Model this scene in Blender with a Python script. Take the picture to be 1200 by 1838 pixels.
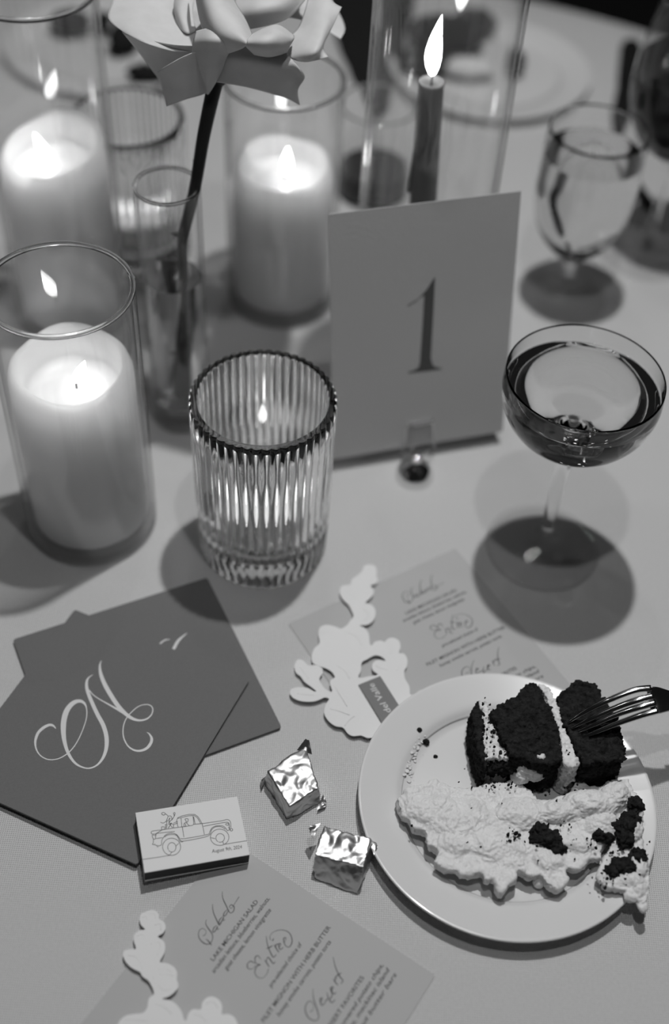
import bpy, bmesh, math, random
from mathutils import Vector, noise, Matrix
from math import sin, cos, pi, radians, hypot

for o in list(bpy.data.objects):
    bpy.data.objects.remove(o)
SC = bpy.context.scene
COL = SC.collection
S = 0.01                      # every length below is in centimetres

# ------------------------------------------------------------------ camera
FPX, PITCH, ROLL, CAMH = 2248.96, radians(48.224), radians(3.677), 63.779
F_ = Vector((0, cos(PITCH), -sin(PITCH)))
R0 = Vector((1, 0, 0)); U0 = R0.cross(F_)
R_ = R0 * cos(ROLL) + U0 * sin(ROLL)
U_ = -R0 * sin(ROLL) + U0 * cos(ROLL)
cd = bpy.data.cameras.new('camera')
cam = bpy.data.objects.new('camera', cd); COL.objects.link(cam)
cam.matrix_world = Matrix(((R_.x, U_.x, -F_.x, 0), (R_.y, U_.y, -F_.y, 0),
                           (R_.z, U_.z, -F_.z, CAMH * S), (0, 0, 0, 1)))
cd.sensor_fit = 'VERTICAL'; cd.sensor_height = 36.0
cd.lens = FPX * 36.0 / 1838.0
cd.clip_start = 0.01; cd.clip_end = 50
cd.dof.use_dof = True
cd.dof.focus_distance = 0.700
cd.dof.aperture_fstop = 2.5
SC.camera = cam

# ------------------------------------------------------------------ world, lamps, exposure
w = bpy.data.worlds.new('world'); SC.world = w; w.use_nodes = True
w.node_tree.nodes['Background'].inputs[0].default_value = (1, 1, 1, 1)
w.node_tree.nodes['Background'].inputs[1].default_value = 0.009

def lamp(name, x, y, z, watts, rad):
    l = bpy.data.lights.new(name, 'POINT'); l.energy = watts; l.shadow_soft_size = rad * S
    o = bpy.data.objects.new(name, l); COL.objects.link(o); o.location = (x * S, y * S, z * S)
    return o
# bulbs hung over the table; the two nearest give the two shadows of every glass
lampA = lamp('hanging_bulb', 7.3, 26.5, 120, 6.6, 1.7)
lampB = lamp('hanging_bulb', 9.5, 73.0, 122, 29.0, 1.7)
lampC = lamp('hanging_bulb', -5.5, 115, 150, 2.4, 1.7)
for i_ in range(8):      # the rest of the string of small bulbs, far off and faint
    lamp('string_bulb', (-34, 26)[i_ % 2] + 7 * (i_ // 2), 60 + 48 * (i_ // 2), 185, 0.35, 1.6)
lampD = lamp('hanging_bulb', -60, 60, 170, 2.0, 2.0)

vs = SC.view_settings
vs.view_transform = 'Standard'; vs.look = 'None'; vs.exposure = 0.0; vs.gamma = 1.0
vs.use_curve_mapping = False
cy = SC.cycles
cy.max_bounces = 24; cy.transmission_bounces = 20; cy.transparent_max_bounces = 40
cy.glossy_bounces = 6; cy.diffuse_bounces = 4
cy.sample_clamp_indirect = 6.0; cy.blur_glossy = 0.3
cy.use_denoising = True

# ------------------------------------------------------------------ pixel -> place helpers
O_ = Vector((0, 0, CAMH))
def B(u, v, z=0.0):
    d = F_ * FPX + R_ * (u - 600) - U_ * (v - 919)
    return O_ + d * ((z - CAMH) / d.z)
def RAY(u, v, D):
    d = F_ * FPX + R_ * (u - 600) - U_ * (v - 919)
    return O_ + d * (D / FPX)

# ------------------------------------------------------------------ materials
def newmat(name):
    m = bpy.data.materials.new(name); m.use_nodes = True
    nt = m.node_tree; nt.nodes.clear()
    out = nt.nodes.new('ShaderNodeOutputMaterial')
    return m, nt, out
def N(nt, t, **kw):
    n = nt.nodes.new(t)
    for k, v in kw.items(): setattr(n, k, v)
    return n
def coords(nt, scale=1.0):
    tc = N(nt, 'ShaderNodeTexCoord'); mp = N(nt, 'ShaderNodeMapping')
    mp.inputs['Scale'].default_value = (scale,) * 3
    nt.links.new(tc.outputs['Object'], mp.inputs['Vector'])
    return mp.outputs['Vector']
def pbr(name, g, rough=0.6, metal=0.0, bump=None, var=None, sss=None, coat=0.0, spec=0.5, sheen=0.0, trans=0.0, ior=1.45):
    """g grey; bump=(noise scale per m, strength, distance m); var=(scale, amount)"""
    m, nt, out = newmat(name)
    p = N(nt, 'ShaderNodeBsdfPrincipled')
    p.inputs['Base Color'].default_value = (g, g, g, 1)
    p.inputs['Roughness'].default_value = rough
    p.inputs['Metallic'].default_value = metal
    p.inputs['Specular IOR Level'].default_value = spec
    p.inputs['Coat Weight'].default_value = coat
    p.inputs['Coat Roughness'].default_value = 0.06
    p.inputs['Sheen Weight'].default_value = sheen
    p.inputs['IOR'].default_value = ior
    p.inputs['Transmission Weight'].default_value = trans
    if sss:
        p.inputs['Subsurface Weight'].default_value = sss[0]
        p.inputs['Subsurface Radius'].default_value = (1, 1, 1)
        p.inputs['Subsurface Scale'].default_value = sss[1]
    if var or bump: v = coords(nt)
    if var:
        n = N(nt, 'ShaderNodeTexNoise'); n.inputs['Scale'].default_value = var[0]; n.inputs['Detail'].default_value = 5
        nt.links.new(v, n.inputs['Vector'])
        mr = N(nt, 'ShaderNodeMapRange'); mr.inputs[1].default_value = .3; mr.inputs[2].default_value = .7
        mr.inputs[3].default_value = max(0, g * (1 - var[1])); mr.inputs[4].default_value = min(1, g * (1 + var[1]))
        nt.links.new(n.outputs['Fac'], mr.inputs[0]); nt.links.new(mr.outputs[0], p.inputs['Base Color'])
    if bump:
        n = N(nt, 'ShaderNodeTexNoise'); n.inputs['Scale'].default_value = bump[0]; n.inputs['Detail'].default_value = 6
        nt.links.new(v, n.inputs['Vector'])
        b = N(nt, 'ShaderNodeBump'); b.inputs['Strength'].default_value = bump[1]; b.inputs['Distance'].default_value = bump[2]
        nt.links.new(n.outputs['Fac'], b.inputs['Height']); nt.links.new(b.outputs[0], p.inputs['Normal'])
    nt.links.new(p.outputs[0], out.inputs[0])
    return m
def woven(name, g, period, strength, dist, rough=0.8):
    """fine over-and-under weave as relief"""
    m, nt, out = newmat(name)
    p = N(nt, 'ShaderNodeBsdfPrincipled'); p.inputs['Roughness'].default_value = rough
    p.inputs['Specular IOR Level'].default_value = 0.2
    v = coords(nt)
    hs = []
    for d in ('X', 'Y'):
        wv = N(nt, 'ShaderNodeTexWave', wave_type='BANDS', bands_direction=d)
        wv.inputs['Scale'].default_value = 0.314 / period
        wv.inputs['Distortion'].default_value = 0.6; wv.inputs['Detail'].default_value = 1
        wv.inputs['Detail Scale'].default_value = 0.4
        nt.links.new(v, wv.inputs['Vector']); hs.append(wv)
    mx = N(nt, 'ShaderNodeMath', operation='MULTIPLY')
    nt.links.new(hs[0].outputs['Fac'], mx.inputs[0]); nt.links.new(hs[1].outputs['Fac'], mx.inputs[1])
    b = N(nt, 'ShaderNodeBump'); b.inputs['Strength'].default_value = strength; b.inputs['Distance'].default_value = dist
    nt.links.new(mx.outputs[0], b.inputs['Height']); nt.links.new(b.outputs[0], p.inputs['Normal'])
    n = N(nt, 'ShaderNodeTexNoise'); n.inputs['Scale'].default_value = 1.0 / period * 0.8; n.inputs['Detail'].default_value = 3
    nt.links.new(v, n.inputs['Vector'])
    ad = N(nt, 'ShaderNodeMapRange'); ad.inputs[3].default_value = g * 0.9; ad.inputs[4].default_value = g * 1.1
    nt.links.new(n.outputs['Fac'], ad.inputs[0]); nt.links.new(ad.outputs[0], p.inputs['Base Color'])
    nt.links.new(p.outputs[0], out.inputs[0])
    return m
def thin_glass(name, tint=0.985, edge=0.3, f0=0.045):
    """wall of thin clear glass: light goes straight through, mirror reflection grows at glancing angles"""
    m, nt, out = newmat(name)
    lw = N(nt, 'ShaderNodeLayerWeight'); lw.inputs['Blend'].default_value = 0.5
    pw = N(nt, 'ShaderNodeMath', operation='POWER'); pw.inputs[1].default_value = 5
    nt.links.new(lw.outputs['Facing'], pw.inputs[0])
    ma = N(nt, 'ShaderNodeMath', operation='MULTIPLY_ADD'); ma.inputs[1].default_value = 0.7; ma.inputs[2].default_value = f0
    nt.links.new(pw.outputs[0], ma.inputs[0])
    p3 = N(nt, 'ShaderNodeMath', operation='POWER'); p3.inputs[1].default_value = 6
    nt.links.new(lw.outputs['Facing'], p3.inputs[0])
    mc = N(nt, 'ShaderNodeMix', data_type='RGBA')
    mc.inputs[6].default_value = (tint,) * 3 + (1,); mc.inputs[7].default_value = (edge,) * 3 + (1,)
    nt.links.new(p3.outputs[0], mc.inputs[0])
    t = N(nt, 'ShaderNodeBsdfTransparent'); nt.links.new(mc.outputs[2], t.inputs[0])
    g = N(nt, 'ShaderNodeBsdfGlossy'); g.inputs['Roughness'].default_value = 0.02
    g.inputs['Color'].default_value = (1, 1, 1, 1)
    ms = N(nt, 'ShaderNodeMixShader')
    nt.links.new(ma.outputs[0], ms.inputs[0]); nt.links.new(t.outputs[0], ms.inputs[1]); nt.links.new(g.outputs[0], ms.inputs[2])
    nt.links.new(ms.outputs[0], out.inputs[0])
    return m
def glass(name, ior=1.5, col=1.0, straight=0.0, rough=0.0):
    m, nt, out = newmat(name)
    g = N(nt, 'ShaderNodeBsdfGlass'); g.inputs['IOR'].default_value = ior; g.inputs['Roughness'].default_value = rough
    g.inputs['Color'].default_value = (col,) * 3 + (1,)
    if straight:
        t = N(nt, 'ShaderNodeBsdfTransparent'); t.inputs[0].default_value = (col,) * 3 + (1,)
        ms = N(nt, 'ShaderNodeMixShader'); ms.inputs[0].default_value = straight
        nt.links.new(g.outputs[0], ms.inputs[1]); nt.links.new(t.outputs[0], ms.inputs[2])
        nt.links.new(ms.outputs[0], out.inputs[0])
    else:
        nt.links.new(g.outputs[0], out.inputs[0])
    return m
def emit(name, strength):
    m, nt, out = newmat(name)
    e = N(nt, 'ShaderNodeEmission'); e.inputs[1].default_value = strength
    nt.links.new(e.outputs[0], out.inputs[0])
    return m

M = dict(
    cloth=woven('tablecloth_weave', 0.66, 0.0012, 0.8, 0.0006),
    napkin=woven('napkin_weave', 0.165, 0.0009, 0.35, 0.0003, 0.75),
    foil_print=pbr('white_print', 0.72, 0.4),
    porcelain=pbr('porcelain', 0.74, 0.22, coat=0.6),
    menu=pbr('menu_paper', 0.47, 0.7, bump=(900, .15, .0003)),
    ink=pbr('grey_ink', 0.06, 0.6),
    black_ink=pbr('black_ink', 0.02, 0.6),
    flower=pbr('white_card_stock', 0.8, 0.7, bump=(600, .15, .0003)),
    card=pbr('number_card_stock', 0.52, 0.75, bump=(500, .4, .0004)),
    numeral=pbr('numeral_ink', 0.09, 0.5),
    namecard=pbr('place_card_stock', 0.2, 0.7),
    chrome=pbr('chrome', 0.75, 0.07, metal=1.0),
    steel=pbr('fork_steel', 0.55, 0.13, metal=1.0),
    darksteel=pbr('dark_handle', 0.015, 0.35),
    foil=pbr('chocolate_foil', 0.5, 0.4, metal=1.0, bump=(160, .18, .0006)),
    matchbox=pbr('matchbox_card', 0.76, 0.55),
    striker=pbr('striker_strip', 0.008, 0.6),
    cake=pbr('chocolate_sponge', 0.018, 0.9, bump=(420, 1.0, .0022), var=(260, .6), spec=.2),
    frosting=pbr('frosting', 0.78, 0.45, bump=(330, .7, .0012), var=(160, .06), sss=(.25, .003)),
    wax=pbr('candle_wax', 0.86, 0.4, sss=(1.0, .034)),
    taperwax=pbr('taper_wax', 0.14, 0.4, sss=(.3, .004)),
    pool=thin_glass('melted_wax', .99, .9, .03),
    wick=pbr('burnt_wick', 0.02, 0.9),
    flame=emit('flame', 18.0),
    petal=pbr('rose_petal', 0.52, 0.6, sss=(.12, .002), var=(90, .05), bump=(180, .15, .0006)),
    stem=pbr('rose_stem', 0.018, 0.5),
    cyl=thin_glass('clear_glass_wall'),
    rim=glass('clear_glass_rim', 1.5, .97),
    thick=glass('thick_clear_glass', 1.5, .95, straight=.65),
    rib=glass('ribbed_glass', 1.5, .985),
    coupe=glass('coupe_glass', 1.42, .985),
    footglass=glass('glass_foot', 1.5, .98, straight=.88),
    wineglass=glass('goblet_glass', 1.5, .985),
    water=glass('water', 1.333, .97),
    redwine=pbr('red_wine', 0.003, 0.1, spec=.05),
    black=pbr('black_fabric', 0.006, 0.9),
    floor=pbr('dark_floor', 0.02, 0.7, var=(3, .3)),
    wall=pbr('dark_wall', 0.02, 0.9, var=(2, .2)),
)

# ------------------------------------------------------------------ mesh builder
def thing(name, label, cat, loc=(0, 0, 0), group=None):
    o = bpy.data.objects.new(name, None); COL.objects.link(o)
    o.location = Vector(loc) * S; o.empty_display_size = 0.01
    o['label'] = label; o['category'] = cat
    if group: o['group'] = group
    return o
def tag(o, label, cat, group=None):
    o['label'] = label; o['category'] = cat
    if 'water' in o.name: o['kind'] = 'thing'
    if group: o['group'] = group
    return o
def root_loc(p):
    while p.parent: p = p.parent
    return Vector(p.location)
def catmull(pts, n=6, closed=False):
    P = [Vector(p) for p in pts]; out = []
    L = len(P)
    rng = L if closed else L - 1
    for i in range(rng):
        if closed: a, b, c, d = P[i - 1], P[i], P[(i + 1) % L], P[(i + 2) % L]
        else: a, b, c, d = P[max(i - 1, 0)], P[i], P[i + 1], P[min(i + 2, L - 1)]
        for k in range(n):
            t = k / n
            out.append(0.5 * ((2 * b) + (c - a) * t + (2 * a - 5 * b + 4 * c - d) * t * t + (3 * b - a - 3 * c + d) * t ** 3))
    if not closed: out.append(P[-1])
    return out
class MB:
    def __init__(s): s.v = []; s.f = []
    def add(s, vs, fs):
        k = len(s.v); s.v += [Vector(p) for p in vs]; s.f += [[i + k for i in f] for f in fs]; return s
    def box(s, c, sx, sy, sz, rz=0):
        ca, sa = cos(rz), sin(rz); vs = []
        for dz in (-.5, .5):
            for dx, dy in ((-.5, -.5), (.5, -.5), (.5, .5), (-.5, .5)):
                x, y = dx * sx, dy * sy
                vs.append((c[0] + x * ca - y * sa, c[1] + x * sa + y * ca, c[2] + dz * sz))
        return s.add(vs, [(3, 2, 1, 0), (4, 5, 6, 7), (0, 1, 5, 4), (1, 2, 6, 5), (2, 3, 7, 6), (3, 0, 4, 7)])
    def lathe(s, prof, c=(0, 0, 0), seg=64, rf=None):
        vs = []; fs = []; rows = []
        for r, z in prof:
            if r < 1e-6:
                rows.append([len(vs)]); vs.append((c[0], c[1], c[2] + z)); continue
            row = []
            for i in range(seg):
                a = 2 * pi * i / seg; q = rf(r, z, a) if rf else r
                row.append(len(vs)); vs.append((c[0] + q * cos(a), c[1] + q * sin(a), c[2] + z))
            rows.append(row)
        for a, b in zip(rows, rows[1:]):
            for i in range(seg):
                j = (i + 1) % seg
                if len(a) == 1 and len(b) == 1: continue
                if len(a) == 1: fs.append((a[0], b[j], b[i]))
                elif len(b) == 1: fs.append((a[i], a[j], b[0]))
                else: fs.append((a[i], a[j], b[j], b[i]))
        return s.add(vs, fs)
    def tube(s, path, rad, seg=10, flat=1.0, nrm=None):
        P = [Vector(p) for p in path]; n = len(P)
        R = rad if isinstance(rad, (list, tuple)) else [rad] * n
        if len(R) != n:
            R = [R[0] + 0 if len(R) == 1 else R[min(int(i / (n - 1) * (len(R) - 1)), len(R) - 2)] * (1 - ((i / (n - 1) * (len(R) - 1)) - min(int(i / (n - 1) * (len(R) - 1)), len(R) - 2))) + R[min(int(i / (n - 1) * (len(R) - 1)), len(R) - 2) + 1] * ((i / (n - 1) * (len(R) - 1)) - min(int(i / (n - 1) * (len(R) - 1)), len(R) - 2)) for i in range(n)]
        vs = []; fs = []; up = Vector(nrm) if nrm else Vector((0.13, 0.31, 0.94))
        for i in range(n):
            t = (P[min(i + 1, n - 1)] - P[max(i - 1, 0)]).normalized()
            a = t.cross(up)
            if a.length < 1e-4: a = t.cross(Vector((1, 0, 0)))
            a.normalize(); b = a.cross(t).normalized()
            if not nrm: up = b
            for k in range(seg):
                th = 2 * pi * k / seg
                vs.append(P[i] + a * (R[i] * cos(th)) + b * (R[i] * flat * sin(th)))
        for i in range(n - 1):
            for k in range(seg):
                j = (k + 1) % seg
                fs.append((i * seg + k, i * seg + j, (i + 1) * seg + j, (i + 1) * seg + k))
        fs.append(list(range(seg))[::-1]); fs.append([(n - 1) * seg + k for k in range(seg)])
        return s.add(vs, fs)
    def prism(s, poly, z0, z1, zf=None):
        """poly: list of (x, y); closed solid between z0 and z1 (zf adds a height per point)"""
        n = len(poly); h = zf or (lambda x, y: 0)
        vs = [(p[0], p[1], z0 + h(p[0], p[1])) for p in poly] + [(p[0], p[1], z1 + h(p[0], p[1])) for p in poly]
        return s.add(vs, [list(range(n))[::-1], list(range(n, 2 * n))] + [(i, (i + 1) % n, n + (i + 1) % n, n + i) for i in range(n)])
    def ellipsoid(s, c, r, seg=16, rings=10, rot=0):
        vs = []; fs = []; ca, sa = cos(rot), sin(rot)
        for i in range(rings + 1):
            ph = pi * i / rings
            for k in range(seg):
                th = 2 * pi * k / seg
                x, y = r[0] * sin(ph) * cos(th), r[1] * sin(ph) * sin(th)
                vs.append((c[0] + x * ca - y * sa, c[1] + x * sa + y * ca, c[2] - r[2] * cos(ph)))
        for i in range(rings):
            for k in range(seg):
                j = (k + 1) % seg
                fs.append((i * seg + k, i * seg + j, (i + 1) * seg + j, (i + 1) * seg + k))
        return s.add(vs, fs)
    def ribbon(s, pts, wid, n=5, normal=(0, 0, 1)):
        """flat printed stroke; pts 3-D, wid list of widths along it"""
        P = catmull(pts, n) if n > 1 else [Vector(p) for p in pts]
        m = len(P); nm = Vector(normal); vs = []; fs = []
        for i in range(m):
            t = (P[min(i + 1, m - 1)] - P[max(i - 1, 0)]); t.normalize()
            x = i / (m - 1) * (len(wid) - 1) if len(wid) > 1 else 0
            k = min(int(x), len(wid) - 2) if len(wid) > 1 else 0
            ww = wid[k] * (1 - (x - k)) + wid[k + 1] * (x - k) if len(wid) > 1 else wid[0]
            a = nm.cross(t); a.normalize()
            vs += [P[i] - a * ww / 2, P[i] + a * ww / 2]
        for i in range(m - 1): fs.append((2 * i, 2 * i + 2, 2 * i + 3, 2 * i + 1))
        return s.add(vs, fs)
    def patch(s, rows, n=6, thick=0.05):
        """smooth sheet through a grid of 3-D points, with real thickness"""
        R = [catmull(r, n) for r in rows]; cols = len(R[0]); G = []
        C = [catmull([R[i][j] for i in range(len(R))], n) for j in range(cols)]
        nr = len(C[0])
        G = [[C[j][i] for j in range(cols)] for i in range(nr)]
        nrm = []
        for i in range(nr):
            for j in range(cols):
                a = G[min(i + 1, nr - 1)][j] - G[max(i - 1, 0)][j]; b = G[i][min(j + 1, cols - 1)] - G[i][max(j - 1, 0)]
                q = a.cross(b); q = q.normalized() if q.length > 1e-9 else Vector((0, 0, 1)); nrm.append(q)
        vs = [G[i][j] + nrm[i * cols + j] * thick / 2 for i in range(nr) for j in range(cols)]
        vs += [G[i][j] - nrm[i * cols + j] * thick / 2 for i in range(nr) for j in range(cols)]
        K = nr * cols; fs = []
        for i in range(nr - 1):
            for j in range(cols - 1):
                a, b, c, d = i * cols + j, i * cols + j + 1, (i + 1) * cols + j + 1, (i + 1) * cols + j
                fs.append((a, b, c, d)); fs.append((K + d, K + c, K + b, K + a))
        edge = [j for j in range(cols)] + [i * cols + cols - 1 for i in range(1, nr)] + [(nr - 1) * cols + j for j in range(cols - 2, -1, -1)] + [i * cols for i in range(nr - 2, 0, -1)]
        for a, b in zip(edge, edge[1:] + edge[:1]): fs.append((b, a, K + a, K + b))
        return s.add(vs, fs)
    def build(s, name, mat, parent=None, smooth=True, angle=40, loc=None):
        L = root_loc(parent) if parent else (Vector(loc) * S if loc is not None else Vector((0, 0, 0)))
        me = bpy.data.meshes.new(name)
        me.from_pydata([tuple(p * S - L) for p in s.v], [], s.f); me.validate()
        if smooth:
            me.polygons.foreach_set('use_smooth', [True] * len(me.polygons))
            if angle < 180: me.set_sharp_from_angle(angle=radians(angle))
        me.materials.append(mat)
        o = bpy.data.objects.new(name, me); COL.objects.link(o)
        if parent: o.parent = parent
        else: o.location = L
        return o
    def voxel(s, name, mat, parent, size, disp=None, loc=None, blur=0):
        """fuse the solids into one skin and roughen it"""
        L = root_loc(parent) if parent else (Vector(loc) * S if loc is not None else Vector((0, 0, 0)))
        me = bpy.data.meshes.new('tmp'); me.from_pydata([tuple(p) for p in s.v], [], s.f); me.validate()
        t = bpy.data.objects.new('tmp', me); COL.objects.link(t)
        md = t.modifiers.new('r', 'REMESH'); md.mode = 'VOXEL'; md.voxel_size = size
        if blur:
            sm = t.modifiers.new('s', 'SMOOTH'); sm.iterations = blur; sm.factor = .5
        dg = bpy.context.evaluated_depsgraph_get(); dg.update()
        m2 = bpy.data.meshes.new_from_object(t.evaluated_get(dg))
        bpy.data.objects.remove(t)
        m2.name = name
        co = [v.co.copy() for v in m2.vertices]; no = [v.normal.copy() for v in m2.vertices]
        for v, p, q in zip(m2.vertices, co, no):
            if disp: p = p + disp(p, q)
            v.co = p * S - L
        m2.polygons.foreach_set('use_smooth', [True] * len(m2.polygons))
        m2.materials.clear(); m2.materials.append(mat)
        o = bpy.data.objects.new(name, m2); COL.objects.link(o)
        if parent: o.parent = parent
        else: o.location = L
        return o
def lettering(name, txt, mat, parent, place, width=None, size=1.0, shear=0.0, thick=0.004, xs=1.0, bold=0.0):
    """flat lettering; place(x, y) maps text-plane centimetres to a 3-D point; text is centred on x = 0"""
    cu = bpy.data.curves.new(name, 'FONT'); cu.body = txt; cu.align_x = 'CENTER'; cu.size = 1.0; cu.shear = shear
    cu.resolution_u = 3; cu.offset = bold
    t = bpy.data.objects.new('tmp', cu); COL.objects.link(t)
    dg = bpy.context.evaluated_depsgraph_get(); dg.update()
    me = bpy.data.meshes.new_from_object(t.evaluated_get(dg)); bpy.data.objects.remove(t)
    xsv = [v.co.x for v in me.vertices]
    x0, x1 = min(xsv), max(xsv)
    kx = (width / (x1 - x0)) if width else size * xs
    L = root_loc(parent)
    for v in me.vertices:
        p = place((v.co.x - (x0 + x1) / 2) * kx, v.co.y * size)
        v.co = Vector(p) * S - L
    me.materials.clear(); me.materials.append(mat)
    o = bpy.data.objects.new(name, me); COL.objects.link(o); o.parent = parent
    return o
def rim_ring(r0, r1, z, h, c, seg=96):
    m = MB(); rc = (r0 + r1) / 2; rr = (r1 - r0) / 2
    prof = [(rc + rr * cos(a), z + h * sin(a)) for a in [2 * pi * k / 10 for k in range(11)]]
    return m.lathe(prof, c, seg)

# ================================================================== THE SETTING
def struct(o): o['kind'] = 'structure'; return o
struct(MB().box((-10, 150, -75.5), 900, 900, 1).build('floor', M['floor'], smooth=False))
struct(MB().box((-10, 520, 70), 900, 10, 290).build('wall_back', M['wall'], smooth=False))

# round table under a floor-length cloth
TCX, TCY, TR_ = -13.0, 48.0, 91.5
tc_mb = MB()
SEG = 240
def fold(a, z):
    k = min(1, max(0, -z / 14.0))
    return k * (1.6 * sin(19 * a) + 1.2 * sin(31 * a + 1.3) + 2.0) * (0.5 + 0.5 * min(1, -z / 60)) if z < 0 else 0
prof = [(0, 0), (30, 0), (60, 0), (80, 0), (88, 0), (90.6, -0.05), (91.3, -0.35), (91.6, -1.2), (91.8, -4), (92, -9), (92.4, -18), (93, -34), (94, -54), (95, -74.9)]
tc_mb.lathe(prof[::-1], (TCX, TCY, 0), SEG, rf=lambda r, z, a: r + fold(a, z))
tag(tc_mb.build('tablecloth', M['cloth'], angle=180, loc=(TCX, TCY, -75)), 'pale floor-length cloth spread over the round dining table', 'tablecloth')

# ================================================================== GLASS CYLINDERS AND CANDLES
def flame_mesh(c, h, r, lean=(0, 0), seg=14, skew=0.0):
    prof = [(0, 0), (.45, .05), (.8, .16), (1, .3), (.95, .44), (.75, .6), (.48, .76), (.22, .9), (0, 1)]
    m = MB().lathe([(a * r, b * h) for a, b in prof], c, seg)
    for v in m.v:
        t = (v.z - c[2]) / h
        v.x += lean[0] * t * h + skew * sin(t * pi) * r; v.y += lean[1] * t * h
    return m
def cylinder_vase(label, x, y, r, h, wall=0.28, base=1.1, group='clear glass cylinders'):
    t = thing('glass_cylinder', label, 'candle holder', (x, y, 0), group)
    c = (x, y, 0)
    MB().lathe([(r - .1, base), (r, base), (r, h)], c, 96).lathe([(r - wall, h), (r - wall, base)], c, 96).build('glass_tube', M['cyl'], t)
    rim_ring(r - wall - .03, r + .03, h, .16, c).build('rim', M['rim'], t)
    MB().lathe([(0, .12), (r * .7, .05), (r - .25, .02), (r - .05, .2), (r - .01, base), (r - wall, base - .02), (r * .75, base - .25), (0, base - .3)], c, 96).build('base', M['thick'], t)
    return t
def pillar_candle(label, x, y, r, z0, zt, lean=(0, 0), fh=2.1, fr=.36, off=(0, 0), dip=.55, slump=0.0, sa=0.0, group='white pillar candles', inner=.78):
    t = thing('pillar_candle', label, 'candle', (x, y, z0), group)
    c = (x, y, 0)
    def h(a): return slump * cos(a - sa) + .12 * sin(3 * a + x) + .07 * sin(5 * a + y)
    m = MB()
    prof = [(0, z0), (r - .12, z0), (r, z0 + .12), (r, (z0 + zt) / 2), (r, zt - 1.2), (r - .03, zt - .6), (r - .16, zt - .2), (r - .42, zt), (r - .68, zt - .1), (r * inner, zt - dip), (r * inner * .5, zt - dip - .12), (0, zt - dip - .12)]
    m.lathe(prof, c, 72)
    for v in m.v:
        k = max(0, min(1, (v.z - (zt - 2.6)) / 2.4)); k = k * k * (3 - 2 * k)
        rr = hypot(v.x - x, v.y - y); e = max(0, min(1, (rr - r * inner * .9) / (r * .2)))
        a = math.atan2(v.y - y, v.x - x); v.z += h(a) * k * e
        q = 1 + .012 * noise.noise(Vector((v.x * .8, v.y * .8, v.z * .5)))
        v.x = x + (v.x - x) * q; v.y = y + (v.y - y) * q
    m.build('wax_body', M['wax'], t, angle=180)
    zp = zt - dip + .02
    MB().lathe([(0, zp - .1), (r * inner + .1, zp - .1), (r * inner + .1, zp), (0, zp)], c, 64).build('melted_pool', M['pool'], t)
    bx, by = x + off[0], y + off[1]
    wk = MB().tube(catmull([(bx, by, zp - .1), (bx + .02, by, zp + .3), (bx + lean[0] * .5 + .08, by, zp + .65)], 3), .055, 8).build('wick', M['wick'], t)
    flame_mesh((bx + .03, by, zp + .4), fh, fr, lean).build('flame', M['flame'], t, angle=180)
    return t

# front left
cylinder_vase('clear glass cylinder at the left edge in front, round the brightest squat candle', -16.14, 54.95, 4.28, 19.41)
pillar_candle('white pillar candle burning in the front left glass cylinder', -16.14, 54.95, 3.72, 1.15, 13.8, lean=(.4, .1), fh=1.6, fr=.36, off=(.25, -.1), dip=1.7, slump=.3, sa=pi / 2 + .3, inner=.76)
# rear left
RL = RAY(92, 265, 87)
cylinder_vase('tall clear glass cylinder in the top left corner, cut by the frame', RL.x, RL.y, 4.3, 26.2)
pillar_candle('white pillar candle with a slumped rim in the tall top left cylinder', RL.x, RL.y, 3.72, 1.15, RL.z + .2, lean=(-.35, .05), fh=2.1, fr=.42, off=(-.3, -.2), dip=1.6, slump=1.1, sa=.95, inner=.8)
# middle rear
MX, MY = -5.38, 79.81
cylinder_vase('clear glass cylinder behind the table number, under the rose', MX, MY, 4.28, 19.0)
pillar_candle('white pillar candle burning beneath the rose, left of the table number', MX, MY, 3.72, 1.15, 12.3, lean=(.05, 0), fh=2.3, fr=.42, off=(.2, -.3), dip=1.2, slump=.35, sa=pi / 2)

# tall cylinder with the taper
TX, TY = 4.95, 72.6
t = cylinder_vase('very tall clear glass cylinder behind the table number, round the slim taper', TX, TY, 4.65, 38.0)
t = thing('taper_candle', 'slim grey taper candle burning with a long flame behind the table number', 'candle', (TX, TY, 1.2))
zt_ = 23.4
tx0, ty0 = TX + .15, TY
tx1, ty1 = TX - .62, TY + .05
axis = lambda z: (tx0 + (tx1 - tx0) * (z - 1.2) / (zt_ - 1.2), ty0 + (ty1 - ty0) * (z - 1.2) / (zt_ - 1.2), z)
m = MB(); rows = [(0, 1.2), (1.05, 1.2), (1.0, 8), (.9, 16), (.82, zt_ - 1.2), (.8, zt_ - .35), (.86, zt_ - .05), (.78, zt_ + .05), (.5, zt_ - .18), (0, zt_ - .2)]
m.lathe(rows, (0, 0, 0), 32)
for v in m.v: a = axis(v.z); v.x += a[0]; v.y += a[1]
m.build('wax_body', M['taperwax'], t, angle=60)
a = axis(zt_)
m = MB(); q = axis(16.5)
m.tube(catmull([(q[0] - .82, q[1] - .25, 20), (q[0] - .9, q[1] - .25, 17.5), (q[0] - .93, q[1] - .25, 15.5)], 4), [.06, .12, .16], 8).build('wax_drip', M['taperwax'], t)
MB().tube([(a[0], a[1], zt_ - .25), (a[0] + .03, a[1], zt_ + .5)], .06, 8).build('wick', M['wick'], t)
flame_mesh((a[0], a[1], zt_ + .4), 4.0, .5, (.05, 0), skew=-.3).build('flame', M['flame'], t, angle=180)

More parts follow.
